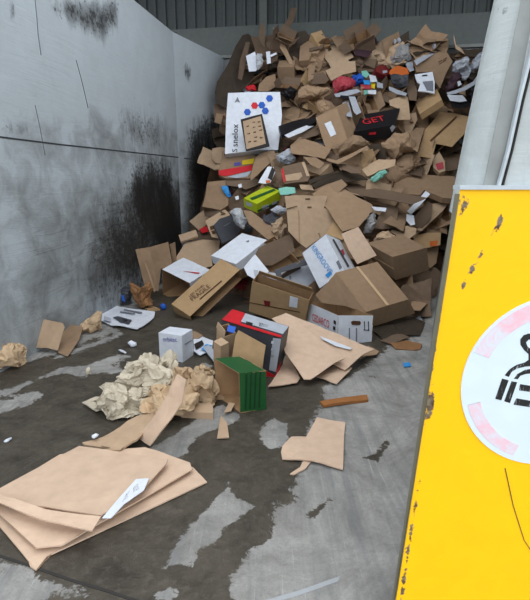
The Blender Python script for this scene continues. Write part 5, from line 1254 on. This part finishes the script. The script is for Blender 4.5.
def closed_mesh(seed, mat):
    v, f, mi = carton_mesh(Vector((-.19, -.14, -.11)), [Vector((.38, 0, 0)), Vector((0, .28, 0)), Vector((0, 0, .22))], (), amp=.03, seed=seed, sub=5)
    return mesh_of('crushed_carton_body', v, f, [mat, 'inner'], mi)
def crum_mesh(seed, mat):
    bm = bmesh.new(); bmesh.ops.create_icosphere(bm, subdivisions=4, radius=.2)
    for v in bm.verts:
        v.co *= 1 + .3 * crease(v.co, 7.0, seed * 1.3); v.co.z *= .6; v.co.x *= 1.25
    vs = [v.co.copy() for v in bm.verts]; fs = [[v.index for v in f.verts] for f in bm.faces]; bm.free()
    return mesh_of('crumpled', vs, fs, [mat])
SHADES = {'tan': 'tan', 'brown': 'brown', 'dark': 'dark brown', 'umber': 'very dark brown', 'ochre': 'ochre', 'white': 'white', 'grey': 'grey-white', 'black': 'black',
          'dred': 'dull red', 'blue': 'blue', 'cgrey': 'charcoal', 'film': 'cloudy', 'silver': 'silvery', 'beige': 'light brown', 'red': 'red', 'teal': 'pale teal'}
rs = random.Random(77)
pts = []; tries = 0
gridpts = []
sp = 11.2
yy_ = 40.0; row = 0
while yy_ < 325:
    k = .62 + .62 * (yy_ - 40) / 285
    xx_ = 200 + (row % 2) * sp * k * .5
    while xx_ < 495:
        x = xx_ + rs.uniform(-.35, .35) * sp * k; y = yy_ + rs.uniform(-.35, .35) * sp * k
        if inside(x, y, PILE): gridpts.append((x, y))
        xx_ += sp * k * 1.08
    yy_ += sp * k; row += 1
cov = []
for x, y in gridpts:
    c = 0
    for poly, lm in HAND:
        if len(poly) > 2 and inside(x, y, poly) and area(poly) > 60: c += 1
    if c == 0: cov.append((x, y))
rs.shuffle(cov)
print('filler candidates', len(gridpts), len(cov))
used = {}
DIR = ['right of', 'below right of', 'below', 'below left of', 'left of', 'above left of', 'above', 'above right of']
first_open = None
for i, (x, y) in enumerate(cov[:295]):
    r = rs.random()
    p = onpile(x, y, -.03)
    near = 1 - min(max((y - 60) / 240, 0), 1)
    if r < .56: kind, nm, cat = 'crumpled sheet', 'cardboard_sheet', 'cardboard sheet'
    elif r < .74: kind, nm, cat = 'crushed box', 'crushed_carton', 'box'
    elif r < .81: kind, nm, cat = 'open box', 'open_carton', 'box'
    elif r < .92: kind, nm, cat = 'torn scrap', 'torn_cardboard', 'torn cardboard'
    else: kind, nm, cat = 'crumpled wad', 'crumpled_cardboard', 'crumpled cardboard'
    mat = rs.choices(['tan', 'brown', 'dark', 'ochre', 'umber'], [.22, .36, .25, .07, .10] if y > 150 else [.1, .36, .36, .05, .15])[0]  # upper pieces get darker boards, painting in the dimmer light up there
    if kind in ('torn scrap', 'crumpled wad') and rs.random() < .42:
        mat = rs.choice(['white', 'grey', 'grey', 'cgrey', 'black', 'blue', 'dred', 'teal'])
        if kind == 'torn scrap': nm, cat, kind = 'card_scrap', 'card scrap', 'card scrap'
        else: nm, cat, kind = 'crumpled_bag', 'plastic bag', 'crumpled bag'
    sc_ = rs.uniform(.75, 1.25)
    if kind in ('torn scrap', 'card scrap'): sc_ *= .5
    if kind == 'crumpled bag': sc_ *= .5
    if kind in ('crushed box', 'open box'): sc_ *= .95
    n = (SLOPE + Vector((rs.uniform(-.5, .5), rs.uniform(-.35, .35), rs.uniform(-.5, .4)))).normalized()
    q = n.to_track_quat('Z', 'Y').to_matrix() @ Matrix.Rotation(rs.uniform(0, 6.28), 3, 'Z')
    var = rs.randrange(4)
    if kind in ('crumpled sheet',): me = cached(('s', var, mat), lambda: sheet_mesh(var + 1, mat, 'bent_sheet'))
    elif kind in ('torn scrap', 'card scrap'): me = cached(('t', var, mat), lambda: sheet_mesh(var + 20, mat, 'torn_scrap', False, .25, amp=.05))
    elif kind == 'crushed box': me = cached(('c', var, mat), lambda: closed_mesh(var + 3, mat))
    elif kind in ('crumpled wad', 'crumpled bag'): me = cached(('w', var, mat), lambda: crum_mesh(var + 1, mat))
    else: me = None
    # keep clear of the side and rear walls
    rad = .26 * sc_
    wl = (J + (K2 - J) * ((p.y - J.y) / (K2.y - J.y))).x if p.y > J.y else (A0 + D1 * ((p.y - A0.y) / D1.y)).x
    wr = .445 + 2.975 * (p.y - 1.36) / 7.84 + .17 * p.z
    p.y = min(p.y, yback(p.x) - rad); p.x = min(max(p.x, wl + rad), wr - rad * .8)
    p.z = max(p.z, .1 * sc_)
    if me is not None:
        o = bpy.data.objects.new(nm, me); COL.objects.link(o)
    else:
        (bv, bf, bmi, bmats), fls = cached(('ob', var, mat), lambda: proto_open(mat, mat, var + 5))
        bme = cached(('obm', var, mat), lambda: mesh_of('body', bv, bf, bmats, bmi))
        o = bpy.data.objects.new(nm, None); COL.objects.link(o); o.empty_display_size = .1
        bo = bpy.data.objects.new('body', bme); COL.objects.link(bo); bo.parent = o
        for z, (fv, ff) in enumerate(fls):
            fm_ = cached(('obf', var, mat, z), lambda: mesh_of('flap', fv, ff, [mat]))
            fo_ = bpy.data.objects.new('flap', fm_); COL.objects.link(fo_); fo_.parent = o
    o.matrix_world = Matrix.Translation(p) @ q.to_4x4() @ Matrix.Scale(sc_, 4)
    # label from what stands nearest
    cand = sorted(LM, key=lambda l: math.hypot(l[0] - x, l[1] - y))
    size = 'small' if sc_ < .62 else ('large' if sc_ > 1.08 else '')
    lab = None
    for l in cand[:7]:
        ang = math.degrees(math.atan2(y - l[1], x - l[0])) % 360
        d = DIR[int((ang + 22.5) // 45) % 8]
        dist = math.hypot(l[0] - x, l[1] - y)
        pre = 'just ' if dist < 22 else ''
        t = ' '.join(('%s %s %s %s%s the %s' % (size, SHADES[mat], kind, pre, d, l[2])).split())
        if t not in LABELS and 4 <= len(t.split()) <= 16: lab = t; break
    if lab is None:
        lab = t
    tag(o, lab, cat, 'loose %s pieces filling the heap' % cat)
print('things', sum(1 for o in bpy.data.objects if o.parent is None and 'label' in o))
